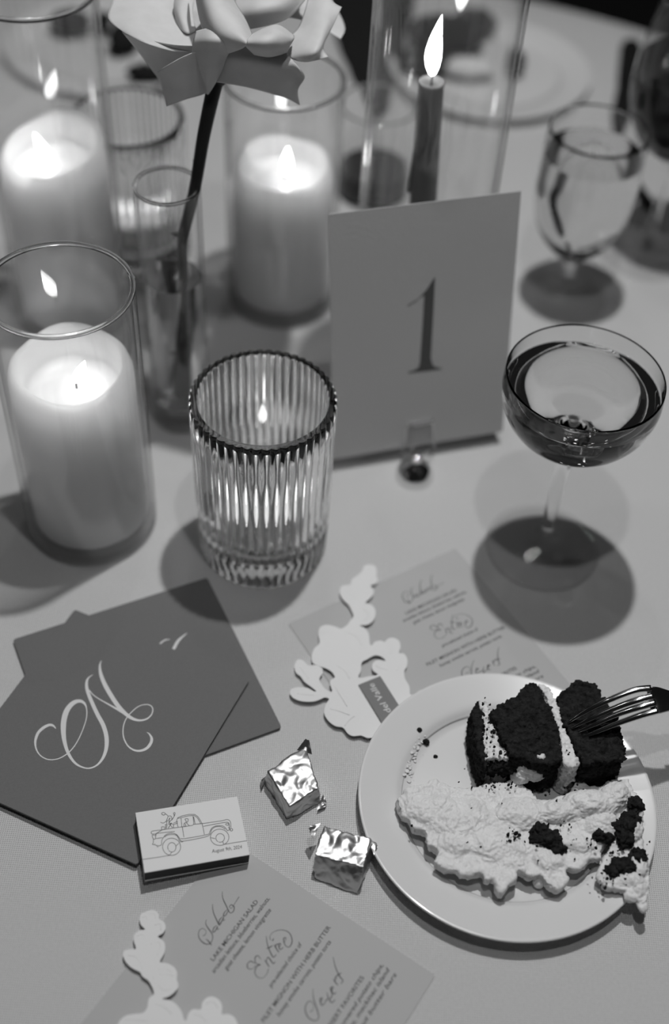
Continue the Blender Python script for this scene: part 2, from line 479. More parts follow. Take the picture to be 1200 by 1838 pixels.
# ================================================================== RIBBED TUMBLERS
def ribbed_tumbler(label, x, y, h=13.05):
    t = thing('ribbed_tumbler', label, 'tumbler', (x, y, 0), 'ribbed glass tumblers')
    k = h / 13.05
    rf = lambda r, z, a: r + (.13 * (abs(cos(24 * a)) - .65) if r > 4.02 else 0)
    prof = [(0, .25), (3.0, .2), (3.5, .04), (4.06, .05), (4.15, .3), (4.2, 2.0), (4.2, 2.25), (4.12, 2.4), (4.12, 2.55), (4.21, 2.7), (4.27, 6), (4.33, 10), (4.36, 12.6), (4.36, 12.9), (4.3, 13.02), (3.93, 13.02), (3.87, 12.9), (3.86, 10), (3.8, 5), (3.72, 3.2), (3.4, 2.75), (2.0, 2.6), (0, 2.55)]
    MB().lathe([(a, b * k) for a, b in prof], (x, y, 0), 384, rf).build('tumbler_wall', M['rib'], t, angle=35)
    return t
ribbed_tumbler('ribbed glass tumbler glowing with streaks of light in front, above the napkins', -4.63, 53.98)
def tealight(label, x, y, z):
    t = thing('tealight', label, 'candle', (x, y, z), 'tealights in the ribbed tumblers')
    c = (x, y, z)
    MB().lathe([(0, 0), (1.85, 0), (1.9, .1), (1.95, 1.3), (2.0, 1.36), (1.9, 1.34), (1.84, .1), (0, .08)], c, 48).build('tin_cup', M['chrome'], t)
    MB().lathe([(0, .09), (1.82, .11), (1.87, 1.1), (1.2, 1.02), (0, 1.0)], c, 48).build('wax', M['wax'], t)
    MB().tube([(x, y, z + .95), (x + .03, y, z + 1.45)], .05, 8).build('wick', M['wick'], t)
    flame_mesh((x + .02, y, z + 1.25), 1.6, .27).build('flame', M['flame'], t, angle=180)
tealight('tealight burning inside the front ribbed tumbler', -4.63, 53.98, 2.62)
RT = B(228, 209, 12.4)
ribbed_tumbler('ribbed glass tumbler far back, half hidden by the tall left cylinder', RT.x, RT.y, 12.4)
tealight('tealight burning inside the far ribbed tumbler', RT.x, RT.y, 2.5)

# ================================================================== BUD VASE AND ROSE
VX, VY, VR, VH = -11.5, 65.39, 2.08, 19.48
t = thing('bud_vase', 'narrow clear bud vase half full of water, holding the rose stem', 'vase', (VX, VY, 0))
c = (VX, VY, 0)
MB().lathe([(VR - .05, 1.9), (VR, 1.9), (VR, VH)], c, 64).lathe([(VR - .2, VH), (VR - .2, 1.9)], c, 64).build('glass_tube', M['cyl'], t)
rim_ring(VR - .22, VR + .03, VH, .12, c, 64).build('rim', M['rim'], t)
MB().lathe([(0, .1), (1.5, .05), (VR - .1, .08), (VR, .4), (VR, 1.9), (VR - .2, 1.95), (VR - .5, 1.75), (0, 1.6)], c, 64).build('base', M['thick'], t)
wt = MB().lathe([(0, 1.97), (VR - .6, 2.0), (VR - .24, 2.15), (VR - .215, 12.5), (VR - .22, 12.62), (VR - .4, 12.53), (0, 12.52)], c, 64).build('vase_water', M['water'], loc=c)
tag(wt, 'water standing in the narrow bud vase around the stem', 'water')

rose = thing('rose', 'large pale open rose on a dark stem leaning in the bud vase', 'rose', (VX, VY, 2.2))
RB = RAY(388, 140, 74.0)
lip = B(353, 338, VH)
pt = [(VX + .0, VY + .25, 2.45), (VX + .15, VY + .1, 5.5), (VX + .5, VY, 9.5), (VX + .72, VY - .1, 12.5), (VX + .8, VY - .1, 15.5), (lip.x - .12, lip.y, VH)]
mid = RAY(366, 240, 75.3)
pt += [tuple(mid), tuple(RB)]
m = MB().tube(catmull(pt, 8), [.42, .4, .4, .37, .34, .36, .38, .42, .48], 12)
st = m.build('stem', M['stem'], rose, angle=180)
for p, d in (((VX + .2, VY + .1, 6.4), (-.6, -.2, .25)), ((VX + .6, VY, 15.9), (-.5, -.2, .2)), (tuple((Vector(mid) + lip) / 2), (-.45, -.2, .15)), (tuple(mid), (.4, -.1, .3))):
    p = Vector(p)
    MB().tube([p, p + Vector(d) * .55, p + Vector(d)], [.2, .12, .02], 8).build('thorn', M['stem'], st)
def rr(*rows): return [[RAY(*p) for p in r] for r in rows]
petals = [
    # large left petal, upper side
    rr([(372, -70, 75), (376, -12, 74), (366, 40, 73), (352, 92, 72)],
       [(312, -85, 75.5), (310, -12, 75), (302, 44, 73.2), (312, 92, 71.4)],
       [(250, -80, 75.5), (246, -14, 74.6), (244, 34, 72.4), (262, 78, 70.6)],
       [(214, -60, 75), (203, -2, 74), (194, 33, 72.6), (224, 60, 71.6)]),
    # left petal beneath it
    rr([(362, 82, 71.4), (362, 102, 72.4), (356, 116, 73)],
       [(312, 80, 71.2), (320, 108, 72.8), (322, 124, 73.6)],
       [(262, 70, 71.2), (278, 102, 73.2), (292, 134, 74.6)],
       [(219, 57, 71.8), (254, 100, 73.8), (293, 153, 75.4)]),
    # lower left petal
    rr([(352, 92, 70.6), (364, 124, 72), (378, 162, 73.6)],
       [(328, 102, 70.8), (338, 138, 72.2), (362, 170, 73.6)],
       [(306, 114, 71.2), (316, 150, 72.6), (334, 178, 73.6)],
       [(283, 128, 72.4), (291, 158, 73.6), (299, 191, 74.2)]),
    # middle petal folded towards us
    rr([(352, 56, 70.6), (380, 50, 69.6), (404, 54, 69.6), (424, 68, 70.2)],
       [(347, 74, 70.3), (374, 70, 69.1), (400, 74, 69.1), (416, 86, 69.9)],
       [(345, 94, 71), (370, 92, 69.8), (392, 94, 69.8), (406, 104, 71)],
       [(354, 124, 72.2), (370, 126, 71.4), (386, 128, 71.4), (398, 126, 72)],
       [(367, 158, 73.6), (372, 169, 73.8), (377, 164, 73.6), (387, 148, 73)]),
    # lower right petal
    rr([(404, 62, 71.6), (402, 98, 71.6), (396, 124, 72.4), (388, 147, 73)],
       [(446, 66, 71.8), (446, 102, 71), (446, 132, 72.1), (442, 156, 73.2)],
       [(496, 72, 71.8), (500, 112, 71.2), (500, 142, 72.4), (494, 170, 73.6)],
       [(522, 106, 71.6), (530, 120, 71.6), (524, 148, 72.8), (516, 177, 73.8)],
       [(541, 128, 72.6), (546, 140, 72.8), (534, 162, 73.6), (538, 189, 74.2)]),
    # right petal, bright
    rr([(500, 90, 72.6), (520, 66, 73), (540, 40, 73.6), (560, -30, 74.5)],
       [(520, 104, 72), (546, 84, 71.6), (564, 50, 72.4), (585, -20, 74)],
       [(548, 111, 72), (568, 94, 71.2), (582, 54, 72.2), (598, 4, 73.6)],
       [(589, 103, 72.2), (580, 84, 72.6), (594, 52, 73), (613, 13, 73.6)]),
    # short rolled petal in front
    rr([(448, 64, 71), (474, 50, 70.6), (500, 45, 71), (527, 64, 71.8)],
       [(438, 72, 69), (470, 66, 68.4), (498, 61, 68.8), (527, 70, 70.6)],
       [(442, 84, 69), (474, 88, 68.6), (500, 84, 69), (520, 82, 70.6)],
       [(456, 98, 70.8), (480, 102, 70.6), (500, 99, 71), (514, 95, 71.6)]),
    # long rolled petal running up to the left
    rr([(396, -60, 72), (420, 0, 71.2), (440, 34, 70.8), (452, 62, 70.4)],
       [(376, -60, 70.4), (402, 6, 69.6), (424, 42, 69), (444, 74, 68.6)],
       [(354, -50, 70.4), (374, 18, 69.4), (398, 62, 68.8), (438, 85, 68.8)],
       [(346, -40, 72), (358, 34, 70.8), (376, 76, 70.2), (412, 95, 70.2)]),
    # small petal standing at the left of the middle
    rr([(352, -20, 73.6), (346, 20, 73), (352, 56, 72.6)], [(330, -14, 73.4), (322, 22, 72.8), (334, 60, 72.4)], [(324, -30, 74), (312, 8, 73.6), (318, 44, 73.2)]),
    # inner petals
    rr([(430, 54, 73.6), (470, 48, 73.2), (520, 30, 73.6), (562, -20, 75)],
       [(420, 20, 73), (465, 14, 72.2), (515, 0, 72.8), (552, -40, 75)],
       [(424, -30, 74.2), (466, -30, 73.4), (512, -40, 74), (540, -70, 76)]),
    rr([(450, 40, 74.6), (490, 30, 74.2), (530, 6, 74.6), (548, -40, 76)],
       [(446, 12, 74.2), (484, 4, 73.6), (516, -16, 74.2), (530, -50, 76)],
       [(450, -20, 75), (480, -24, 74.6), (506, -40, 75), (516, -66, 76.6)]),
    rr([(418, 44, 74), (414, 10, 73.6), (404, -24, 74), (396, -70, 75)],
       [(440, 46, 75.4), (446, 14, 75), (440, -20, 75.2), (430, -70, 76)],
       [(462, 40, 76.4), (474, 10, 76), (474, -20, 76.2), (468, -70, 77)]),
]
for k in range(7):      # heart of the flower and the far petals, above the frame
    a0 = k * 2.4; ctr = RAY(440, -40, 76.5); rad = 1.1 + .35 * k
    rows = []
    for i in range(4):
        v = i / 3; row = []
        for j in range(5):
            an = a0 + (j - 2) * .45
            r_ = rad * (.55 + .5 * v) + (.5 * v * v if k > 3 else 0)
            row.append(ctr + Vector((r_ * cos(an), r_ * sin(an), -2.4 + 3.4 * v - (.12 * k) * v - .5 * abs(j - 2) ** 2 * .25 * v)))
        rows.append(row)
    petals.append(rows)
for k, a0 in enumerate((.35, 1.25, 2.1, 2.9)):
    ctr = RAY(430, -20, 76); rows = []
    for i in range(4):
        v = i / 3; row = []
        for j in range(5):
            an = a0 + (j - 2) * .3
            r_ = 1.5 + 5.0 * v
            row.append(ctr + Vector((r_ * cos(an), r_ * sin(an), -1.6 + 1.7 * v - 2.3 * v * v + .25 * cos(j * 2.0) * v)))
        rows.append(row)
    petals.append(rows)
for rows in petals:
    MB().patch(rows, 6, .05).build('petal', M['petal'], rose, angle=180)
cal = RB
MB().ellipsoid((cal.x + .1, cal.y + .15, cal.z + .25), (.75, .75, .8)).build('calyx', M['stem'], rose)

# ================================================================== STEMWARE
def stem_glass(name, label, cat, x, y, foot, stem, bowl, mat, seg=96, group=None):
    t = thing(name, label, cat, (x, y, 0), group)
    for nm, prof in (('foot', foot), ('stem', stem), ('bowl', bowl)):
        MB().lathe(prof, (x, y, 0), seg).build(nm, M['footglass'] if nm == 'foot' else mat, t, angle=180)
    return t
def dense(prof, n=4):
    return [(p.x, p.y) for p in catmull([(a, b, 0) for a, b in prof], n)]
# champagne coupe
CX, CY = 14.03, 54.93
b_out = dense([(.62, 9.2), (.95, 9.85), (1.7, 10.3), (2.8, 10.85), (3.75, 11.75), (4.38, 12.8), (4.68, 13.9), (4.7, 14.7), (4.64, 15.5)])
b_in = dense([(4.57, 15.53), (4.6, 14.9), (4.585, 14.25)])
coupe = stem_glass('champagne_coupe', 'shallow champagne coupe filled with pale sparkling wine, right of the table number', 'glass', CX, CY,
           dense([(0, .1), (2.2, .06), (3.6, .02), (3.76, .12), (3.66, .24), (2.4, .4), (1.2, .68), (.72, 1.0), (.66, 1.3), (.7, 1.55), (.5, 1.85)]),
           dense([(.5, 1.85), (.43, 2.6), (.42, 4.2), (.45, 6), (.5, 7.8), (.62, 9.2)]), b_out + b_in, M['coupe'], 128)
# wine and glass share nearly one refractive index: the wine fills the bowl up to its own top surface
lq = MB().lathe([(4.585, 14.25), (4.55, 14.225), (4.5, 14.21), (4.4, 14.203), (4.2, 14.2), (2, 14.2), (0, 14.2)], (CX, CY, 0), 128)
bub = lq.build('sparkling_wine', M['coupe'], loc=(CX, CY, 14.2), angle=180)
tag(bub, 'pale sparkling wine lying in the shallow coupe', 'drink')

# water goblet
G = B(1008, 532, .2); GX, GY = G.x, G.y
gfoot = dense([(0, .1), (2.4, .05), (3.4, .02), (3.52, .15), (3.2, .4), (1.9, .75), (.9, 1.3), (.62, 1.9), (.56, 2.5)])
gstem = dense([(.56, 2.5), (.5, 3.1), (.56, 3.7), (.85, 4.3)])
gbowl = dense([(.85, 4.3), (1.6, 4.9), (2.6, 6.0), (3.4, 7.6), (3.8, 9.8), (3.82, 12), (3.7, 14), (3.58, 15.4)])
gin = dense([(3.5, 15.43), (3.6, 14), (3.7, 12), (3.67, 9.8), (3.26, 7.75), (2.45, 6.25), (1.4, 5.2), (0, 4.9)]); gin[-1] = (0, 4.9)
stem_glass('water_goblet', 'short-stemmed goblet of water, blurred behind the champagne coupe', 'glass', GX, GY, gfoot, gstem, gbowl + gin, M['wineglass'])
wl = dense([(0, 4.89), (1.41, 5.19), (2.46, 6.24), (3.27, 7.74), (3.68, 9.8), (3.71, 12), (3.65, 13.4)]); wl[0] = (0, 4.89)
tag(MB().lathe(wl + [(3.55, 13.42), (3.3, 13.36), (0, 13.35)], (GX, GY, 0), 96).build('goblet_water', M['water'], loc=(GX, GY, 4.9)), 'water filling the blurred goblet behind the coupe', 'water')

# red wine glass
W_ = B(1158, 450, .2); WX, WY = W_.x, W_.y
wfoot = dense([(0, .1), (2.8, .05), (3.9, .02), (4.02, .14), (3.4, .3), (1.8, .55), (.8, 1.0), (.5, 1.7)])
wstem = dense([(.5, 1.7), (.4, 3), (.4, 6), (.5, 8), (.7, 9.2)])
wbowl = dense([(.7, 9.2), (1.6, 9.7), (3.0, 10.9), (4.1, 12.9), (4.5, 15.2), (4.4, 17.8), (4.0, 20.5), (3.7, 22.5)])
win = dense([(3.62, 22.52), (3.92, 20.5), (4.32, 17.8), (4.42, 15.2), (4.0, 13), (2.9, 11.05), (1.5, 10.0), (0, 9.8)]); win[-1] = (0, 9.8)
stem_glass('wine_glass', 'tall stemmed glass of dark red wine cut by the right edge', 'glass', WX, WY, wfoot, wstem, wbowl + win, M['wineglass'])
rw = dense([(0, 9.79), (1.51, 9.99), (2.91, 11.04), (4.01, 13), (4.43, 15.2), (4.37, 17.2)]); rw[0] = (0, 9.79)
tag(MB().lathe(rw + [(4.2, 17.15), (0, 17.12)], (WX, WY, 0), 96).build('red_wine', M['redwine'], loc=(WX, WY, 9.8)), 'dark red wine in the glass at the right edge', 'drink')

# low rocks glass far back
K = B(668, 340, 0.2)
t = thing('rocks_glass', 'low tumbler with a dark drink, blurred left of the taper candle', 'glass', (K.x, K.y, 0))
MB().lathe([(0, .1), (2.8, .05), (3.1, .3), (3.3, 8.5), (3.2, 8.6), (3.1, 8.5), (2.95, 1.3), (0, 1.2)], (K.x, K.y, 0), 64).build('glass_wall', M['wineglass'], t)
tag(MB().lathe([(0, 1.19), (2.96, 1.29), (3.0, 2.6), (2.9, 2.55), (0, 2.55)], (K.x, K.y, 0), 64).build('dark_drink', M['redwine'], loc=(K.x, K.y, 1.2)), 'last of a dark drink in the low tumbler far back', 'drink')

# ================================================================== TABLE NUMBER
def on_plane(u, v, P0, n):
    d = (F_ * FPX + R_ * (u - 600) - U_ * (v - 919))
    return O_ + d * ((P0 - O_).dot(n) / d.dot(n))
ca, cb = B(598.5, 824, 1.15), B(899, 775, 1.15)
ce = (cb - ca).normalized(); cback = Vector((-ce.y, ce.x, 0))
lean = radians(12.5)
cup = Vector((0, 0, 1)) * cos(lean) + cback * sin(lean)
cn = ce.cross(cup).normalized()            # faces the camera
if cn.y > 0: cn = -cn
t = thing('number_card', 'grey table card printed with a dark numeral 1', 'card', tuple((ca + cb) / 2))
cw, chh, ct = 12.6, 18.0, .06
off = ca + ce * -.05
vs = [off, off + ce * cw, off + ce * cw + cup * chh, off + cup * chh]
MB().add([p for p in vs] + [p - cn * ct for p in vs], [(0, 1, 2, 3), (7, 6, 5, 4), (4, 5, 1, 0), (5, 6, 2, 1), (6, 7, 3, 2), (7, 4, 0, 3)]).build('card_panel', M['card'], t, smooth=False)
one = [(468, 625), (470, 619), (520, 590), (560, 545), (598, 485), (601, 487), (594, 640), (581, 880), (588, 910), (603, 924), (634, 930), (634, 935), (550, 945), (469, 954), (469, 948), (500, 940), (520, 926), (527, 900), (540, 720), (548, 575), (545, 572), (510, 600)]
P1 = [on_plane(560 + x / 2.727, 320 + y / 2.727, off + cn * .012, cn) for x, y in one]
MB().add(P1, [list(range(len(P1)))]).build('numeral', M['numeral'], t, smooth=False)
# chrome holder
hb = B(745, 838, .9)
t = thing('card_holder', 'small chrome ball-shaped holder clipped to the foot of the table card', 'card holder', (hb.x, hb.y, 0))
MB().lathe(dense([(0, 0), (1.2, 0), (1.33, .06), (1.33, .16), (1.25, .5), (1.02, .9), (.68, 1.2), (.38, 1.4), (.28, 1.65), (.24, 1.95), (0, 2.0)], 3), (hb.x, hb.y, 0), 48).build('ball_base', M['chrome'], t)
front = cn * .1; bk = -cn * .2
def cp(u, v, o): return on_plane(u, v, off, cn) + o
foot_pt = Vector((hb.x, hb.y, 1.9))
l0, l1, r0_, r1_ = cp(722, 812, front), cp(729, 762, front), cp(778, 802, front), cp(776, 753, front)
MB().tube([foot_pt, (foot_pt + l0 * 2) / 3, l0, l1], .05, 8).tube([foot_pt, (foot_pt + r0_ * 2) / 3, r0_, r1_], .05, 8).build('clip_wire', M['chrome'], t)
MB().tube([l1, (l1 + r1_) / 2 + cn * .04, r1_], .16, 10).build('clip_bar', M['chrome'], t)
MB().tube([foot_pt, cp(740, 812, bk), cp(745, 760, bk)], .06, 8).tube([cp(725, 762, bk), cp(770, 756, bk)], .14, 8).build('clip_back', M['chrome'], t)

# ================================================================== NAPKINS
def rounded(poly, r=.18, k=3):
    out = []; n = len(poly)
    for i in range(n):
        a, b, c = Vector(poly[i - 1]), Vector(poly[i]), Vector(poly[(i + 1) % n])
        p, q = b + (a - b).normalized() * r, b + (c - b).normalized() * r
        for j in range(k + 1):
            s_ = j / k; out.append(tuple(p * (1 - s_) ** 2 + b * 2 * s_ * (1 - s_) + q * s_ ** 2))
    return out
def napkin(label, poly, z0, strokes):
    c = sum((Vector(p) for p in poly), Vector((0, 0))) / 4
    t = thing('paper_napkin', label, 'napkin', (c.x, c.y, z0), 'grey monogrammed napkins')
    for k in range(2):
        sc_ = 1 - .004 * (1 - k)
        pl = [tuple(c + (Vector(p) - c) * sc_) for p in poly]
        z = z0 + .14 * k
        MB().prism(rounded(pl), z + .01, z + .115).build('folded_layer', M['napkin'], t, smooth=False)
    m = MB()
    for pts, wd in strokes: m.ribbon([(p.x, p.y, z0 + .262 + .001 * i % .004) for i, p in enumerate(pts)], wd, 6)
    if strokes: m.build('monogram', M['foil_print'], t, smooth=False)
    return t
def np_(x, y, z): return B(40 + x / 4.6154, 1160 + y / 4.6154, z)
nz = .53
N_strokes = [
    ([(278, 683), (258, 660), (225, 652), (175, 675), (130, 720), (108, 785), (115, 850), (150, 905), (210, 937), (280, 936), (340, 912), (400, 865), (455, 790), (505, 680), (533, 580), (528, 500), (500, 462), (460, 455), (415, 475), (370, 530), (345, 610), (340, 700), (352, 800), (385, 895), (440, 970), (510, 1006), (570, 1008), (630, 975), (675, 910), (697, 830), (695, 740), (668, 650), (620, 560), (570, 450), (540, 370), (532, 310), (545, 265), (585, 235)],
     [.03, .16, .2, .16, .08, .06, .06, .07, .06, .05, .06, .2, .3, .33, .3, .2, .14, .08, .1, .18, .24, .24, .22, .2, .14, .02]),
    ([(552, 362), (590, 405), (650, 445), (730, 490), (800, 530), (870, 575)], [.07, .06, .07, .1, .14, .12]),
    ([(655, 118), (642, 160), (650, 230), (680, 310), (730, 400), (790, 490), (850, 555), (910, 598), (970, 614), (1030, 602), (1070, 565), (1080, 520), (1060, 490), (1015, 483), (960, 500), (905, 545), (860, 600), (836, 670), (838, 750), (870, 820), (920, 858), (975, 866), (1030, 845), (1065, 800), (1070, 760), (1050, 725), (1030, 712)],
     [.02, .12, .22, .26, .26, .24, .2, .14, .1, .07, .06, .06, .06, .06, .06, .06, .07, .08, .12, .16, .18, .16, .08, .02]),
]
bTL, bTR, bBR = Vector((-19.23, 44.56)), Vector((-7.93, 50.38)), Vector((-2.29, 39.54))
back_poly = [tuple(bTL), tuple(bTL + bBR - bTR), tuple(bBR), tuple(bTR)]
fTL, fR = B(134, 1094, nz).xy, B(447.6, 1220, nz).xy
fB = B(246, 1552, nz).xy
front_poly = [tuple(fTL), tuple(fTL + fB - fR), tuple(fB), tuple(fR)]
def xp(x, y): return B(x / 2.308, 1020 + y / 2.308, .26)
napkin('grey square napkin with white strokes peeping out, lying underneath the other', back_poly, 0.0,
       [([xp(640, 335), xp(668, 308), xp(685, 297), xp(704, 295)], [.05, .1, .1, .03]), ([xp(712, 350), xp(722, 328), xp(740, 298), xp(775, 268)], [.12, .2, .18, .02])])
napkin('grey square napkin with a looping white script N, lying on top', front_poly, .27, [([np_(x, y, nz) for x, y in p], w_) for p, w_ in N_strokes])

# ================================================================== MENUS
def menu(label, TRc, xd, yd, dy, wid=12.84, hgt=13.27, z0=0.0):
    c = TRc - xd * wid / 2 + yd * hgt / 2
    t = thing('menu_card', label, 'menu', (c.x, c.y, z0), 'menu cards')
    poly = [tuple(TRc), tuple(TRc - xd * wid), tuple(TRc - xd * wid + yd * hgt), tuple(TRc + yd * hgt)]
    MB().prism(rounded(poly, .12), z0 + .01, z0 + .06).build('card_sheet', M['menu'], t, smooth=False)
    zt = z0 + .066
    cx = -3.95
    def pl(by):
        def f(x, y):
            q = TRc + xd * (cx + x) + yd * (by + dy - y); return (q.x, q.y, zt)
        return f
    for txt, by, wd, sz, sh in (('LAKE MICHIGAN SALAD', 3.48, 3.92, .33, 0), ('arcadian lettuce, blueberries, walnuts,', 3.89, 4.88, .34, .25), ('goat cheese, lemon vinaigrette', 4.33, 3.95, .34, .25),
                            ('pre-selected choice of', 6.72, 2.8, .34, .25), ('FILET MIGNON WITH HERB BUTTER', 7.44, 5.98, .33, 0), ('honey smoke carrots, potato torta', 7.9, 4.68, .34, .25),
                            ('DESSERT FAVORITES', 10.33, 3.5, .33, 0), ('chocolate covered potato chips,', 10.8, 5.7, .34, .25), ('fudge truffles, mackinac island', 11.2, 5.75, .34, .25), ('fudge, peanut butter bars', 11.63, 5.7, .34, .25)):
        lettering('text_line', txt, M['ink'], t, pl(by), width=wd, size=sz, shear=sh, bold=.012)
    m2TR = B(410, 1507).xy; m2y = (B(781, 1751).xy - m2TR).normalized(); m2x = Vector((-m2y.y, m2y.x))
    def st(x, y):
        d = B(340 + x / 4, 1580 + y / 4).xy - m2TR
        q = TRc + xd * d.dot(m2x) + yd * (d.dot(m2y) + dy); return (q.x, q.y, zt)
    heads = (
        ('heading_salad', [[(122, 285), (116, 315), (135, 350), (160, 385), (166, 420), (150, 455), (118, 462), (85, 440), (65, 405), (70, 365), (95, 350), (118, 368), (112, 395), (95, 402)], [(118, 425), (140, 445), (158, 470)],
           [(196, 328), (175, 345), (166, 376), (182, 370), (202, 334), (198, 360), (212, 350)], [(165, 176), (170, 230), (200, 300), (214, 326), (226, 312)],
           [(237, 264), (216, 288), (211, 313), (227, 306), (245, 267), (242, 295), (254, 284)], [(272, 214), (250, 235), (244, 259), (260, 254), (281, 215)],
           [(235, 84), (238, 130), (265, 190), (290, 237), (315, 226), (320, 195), (300, 180), (286, 194), (302, 204), (332, 158), (356, 122)]]),
        ('heading_entree', [[(512, 572), (490, 545), (470, 560), (476, 600), (508, 610), (485, 620), (468, 660), (485, 697), (520, 706), (552, 680), (566, 640)], [(470, 602), (440, 585), (415, 605), (420, 636), (450, 640), (476, 614)],
           [(538, 575), (556, 600), (572, 628)], [(548, 592), (562, 556), (580, 575), (600, 602), (614, 588)], [(550, 404), (560, 470), (588, 538), (604, 556), (622, 536)], [(552, 496), (574, 486), (596, 472)],
           [(606, 466), (622, 494), (642, 522)], [(620, 488), (620, 466), (634, 462)], [(640, 492), (654, 462), (638, 462), (648, 500), (672, 486)], [(678, 456), (692, 418), (674, 424), (686, 470), (716, 482), (736, 440), (716, 382), (660, 360), (602, 375), (575, 410), (582, 432)], [(604, 422), (594, 440)]]),
        ('heading_dessert', [[(885, 783), (889, 850), (914, 930), (926, 990), (895, 1012), (850, 986), (829, 930), (845, 880), (875, 874), (891, 905), (880, 940), (864, 946)],
           [(940, 884), (952, 850), (936, 858), (948, 902), (974, 880)], [(984, 808), (994, 850), (968, 876)], [(1006, 776), (1022, 830), (1004, 862), (1022, 882), (1042, 860)], [(1014, 802), (1032, 772), (1014, 776), (1034, 822), (1050, 806)],
           [(1030, 712), (1046, 736), (1064, 758)], [(1044, 728), (1046, 708), (1058, 704)], [(1030, 554), (1044, 620), (1074, 690), (1100, 722), (1086, 746)], [(1040, 700), (1064, 684), (1088, 668)]]))
    for nm, strokes in heads:
        m = MB()
        for s_ in strokes: m.ribbon([st(*p) for p in s_], [.025, .06, .035] if len(s_) < 6 else [.02, .055, .035, .055, .035, .02, .035], 4)
        m.build(nm, M['ink'], t, smooth=False)
    return t
m1TR = B(817, 985).xy; m1x = (m1TR - B(517, 1120).xy).normalized(); m1y = Vector((m1x.y, -m1x.x))
menu('grey menu card reaching under the dessert plate, below the coupe', m1TR, m1x, m1y, -.42, z0=0.0)
m2TR = B(410, 1507).xy; m2y = (B(781, 1751).xy - m2TR).normalized(); m2x = Vector((-m2y.y, m2y.x))
menu('grey menu card at the bottom edge, partly under the matchbox', m2TR, m2x, m2y, 0.0, z0=0.0)

# paper flower cut-outs
def flower(label, outline, creases, place, holes=(), cut=None):
    pts = [place(*p) for p in outline]
    c = sum(pts, Vector((0, 0, 0))) / len(pts)
    t = thing('paper_flower', label, 'cutout', (c.x, c.y, .07), 'white paper flower cutouts')
    P = catmull(pts, 4, True)
    bm = bmesh.new()
    top = [bm.verts.new((p.x, p.y, 0)) for p in P]
    es = [bm.edges.new((a, b)) for a, b in zip(top, top[1:] + top[:1])]
    nP = len(P)
    if cut:
        Q = catmull([place(*p) for p in cut], 3, True)
        lo = [bm.verts.new((p.x, p.y, 0)) for p in Q]
        es += [bm.edges.new((a, b)) for a, b in zip(lo, lo[1:] + lo[:1])]
    bmesh.ops.triangle_fill(bm, use_beauty=True, use_dissolve=False, edges=es)
    bm.verts.index_update()
    vs2 = [v.co.copy() for v in bm.verts]; fs2 = []
    for f in bm.faces:
        f.normal_update(); ids = [v.index for v in f.verts]
        fs2.append(ids if f.normal.z > 0 else ids[::-1])
    bm.free()
    lift = lambda x, y: .3 + .12 * noise.noise(Vector((x * .25, y * .25, 3.1)))
    n = len(vs2)
    up = [Vector((v.x, v.y, lift(v.x, v.y) + .055)) for v in vs2]; dn = [Vector((v.x, v.y, lift(v.x, v.y))) for v in vs2]
    m = MB().add(up + dn, fs2 + [[i + n for i in f[::-1]] for f in fs2] + [(i, (i + 1) % nP, n + (i + 1) % nP, n + i)[::-1] for i in range(nP)] + ([(nP + i, nP + (i + 1) % (n - nP), n + nP + (i + 1) % (n - nP), n + nP + i) for i in range(n - nP)] if cut else []))
    body = m.build('paper_sheet', M['flower'], t, smooth=False)
    for cr in creases:
        q = [place(*p) for p in cr]; q = catmull(q, 4)
        MB().tube([(p.x, p.y, lift(p.x, p.y) + .055) for p in q], .022, 6, flat=.3, nrm=(0, 0, 1)).build('embossed_line', M['flower'], body, angle=180)
    for hx, hy in holes:      # small stand-off pads that hold it over the menu
        q = place(hx, hy); zz = lift(q.x, q.y)
        MB().box((q.x, q.y, (.07 + zz) / 2), .5, .5, zz - .07).build('foam_pad', M['flower'], t, smooth=False)
    return t
f1 = lambda x, y: B(510 + x / 4.6154, 1000 + y / 4.6154, .37)
out1 = [(645, 110), (660, 70), (705, 55), (750, 70), (765, 110), (762, 150), (775, 190), (750, 222), (715, 232), (738, 268), (735, 310), (700, 350), (672, 378), (725, 398), (755, 450), (740, 520), (690, 560), (625, 565), (670, 590), (700, 640), (708, 715), (725, 730), (750, 700), (800, 690), (830, 700), (860, 672), (905, 665), (950, 690), (962, 740), (950, 790), (990, 795), (1018, 840), (1015, 900), (995, 940), (998, 1000), (1035, 1070), (1042, 1135), (1080, 1130), (1130, 1098), (1190, 1100), (1180, 1130), (1060, 1240), (960, 1350), (860, 1480), (830, 1510), (800, 1500), (755, 1492), (690, 1498), (635, 1478), (570, 1482), (525, 1460), (485, 1412), (420, 1398), (360, 1350), (330, 1290), (345, 1220), (370, 1180), (335, 1165), (300, 1180), (235, 1198), (150, 1195), (80, 1170), (48, 1130), (60, 1090), (120, 1078), (190, 1085), (245, 1115), (262, 1110), (215, 1070), (165, 1030), (135, 985), (95, 950), (88, 890), (110, 845), (150, 848), (190, 885), (210, 895), (260, 890), (310, 915), (318, 960), (290, 1005), (310, 1060), (360, 1110), (395, 1115), (378, 1050), (385, 1020), (418, 992), (375, 935), (310, 915), (280, 895), (235, 870), (228, 810), (250, 750), (292, 710), (282, 640), (295, 580), (350, 558), (420, 572), (470, 590), (520, 560), (545, 525), (572, 490), (555, 440), (530, 392), (485, 350), (460, 290), (480, 235), (545, 225), (560, 180), (600, 150)]
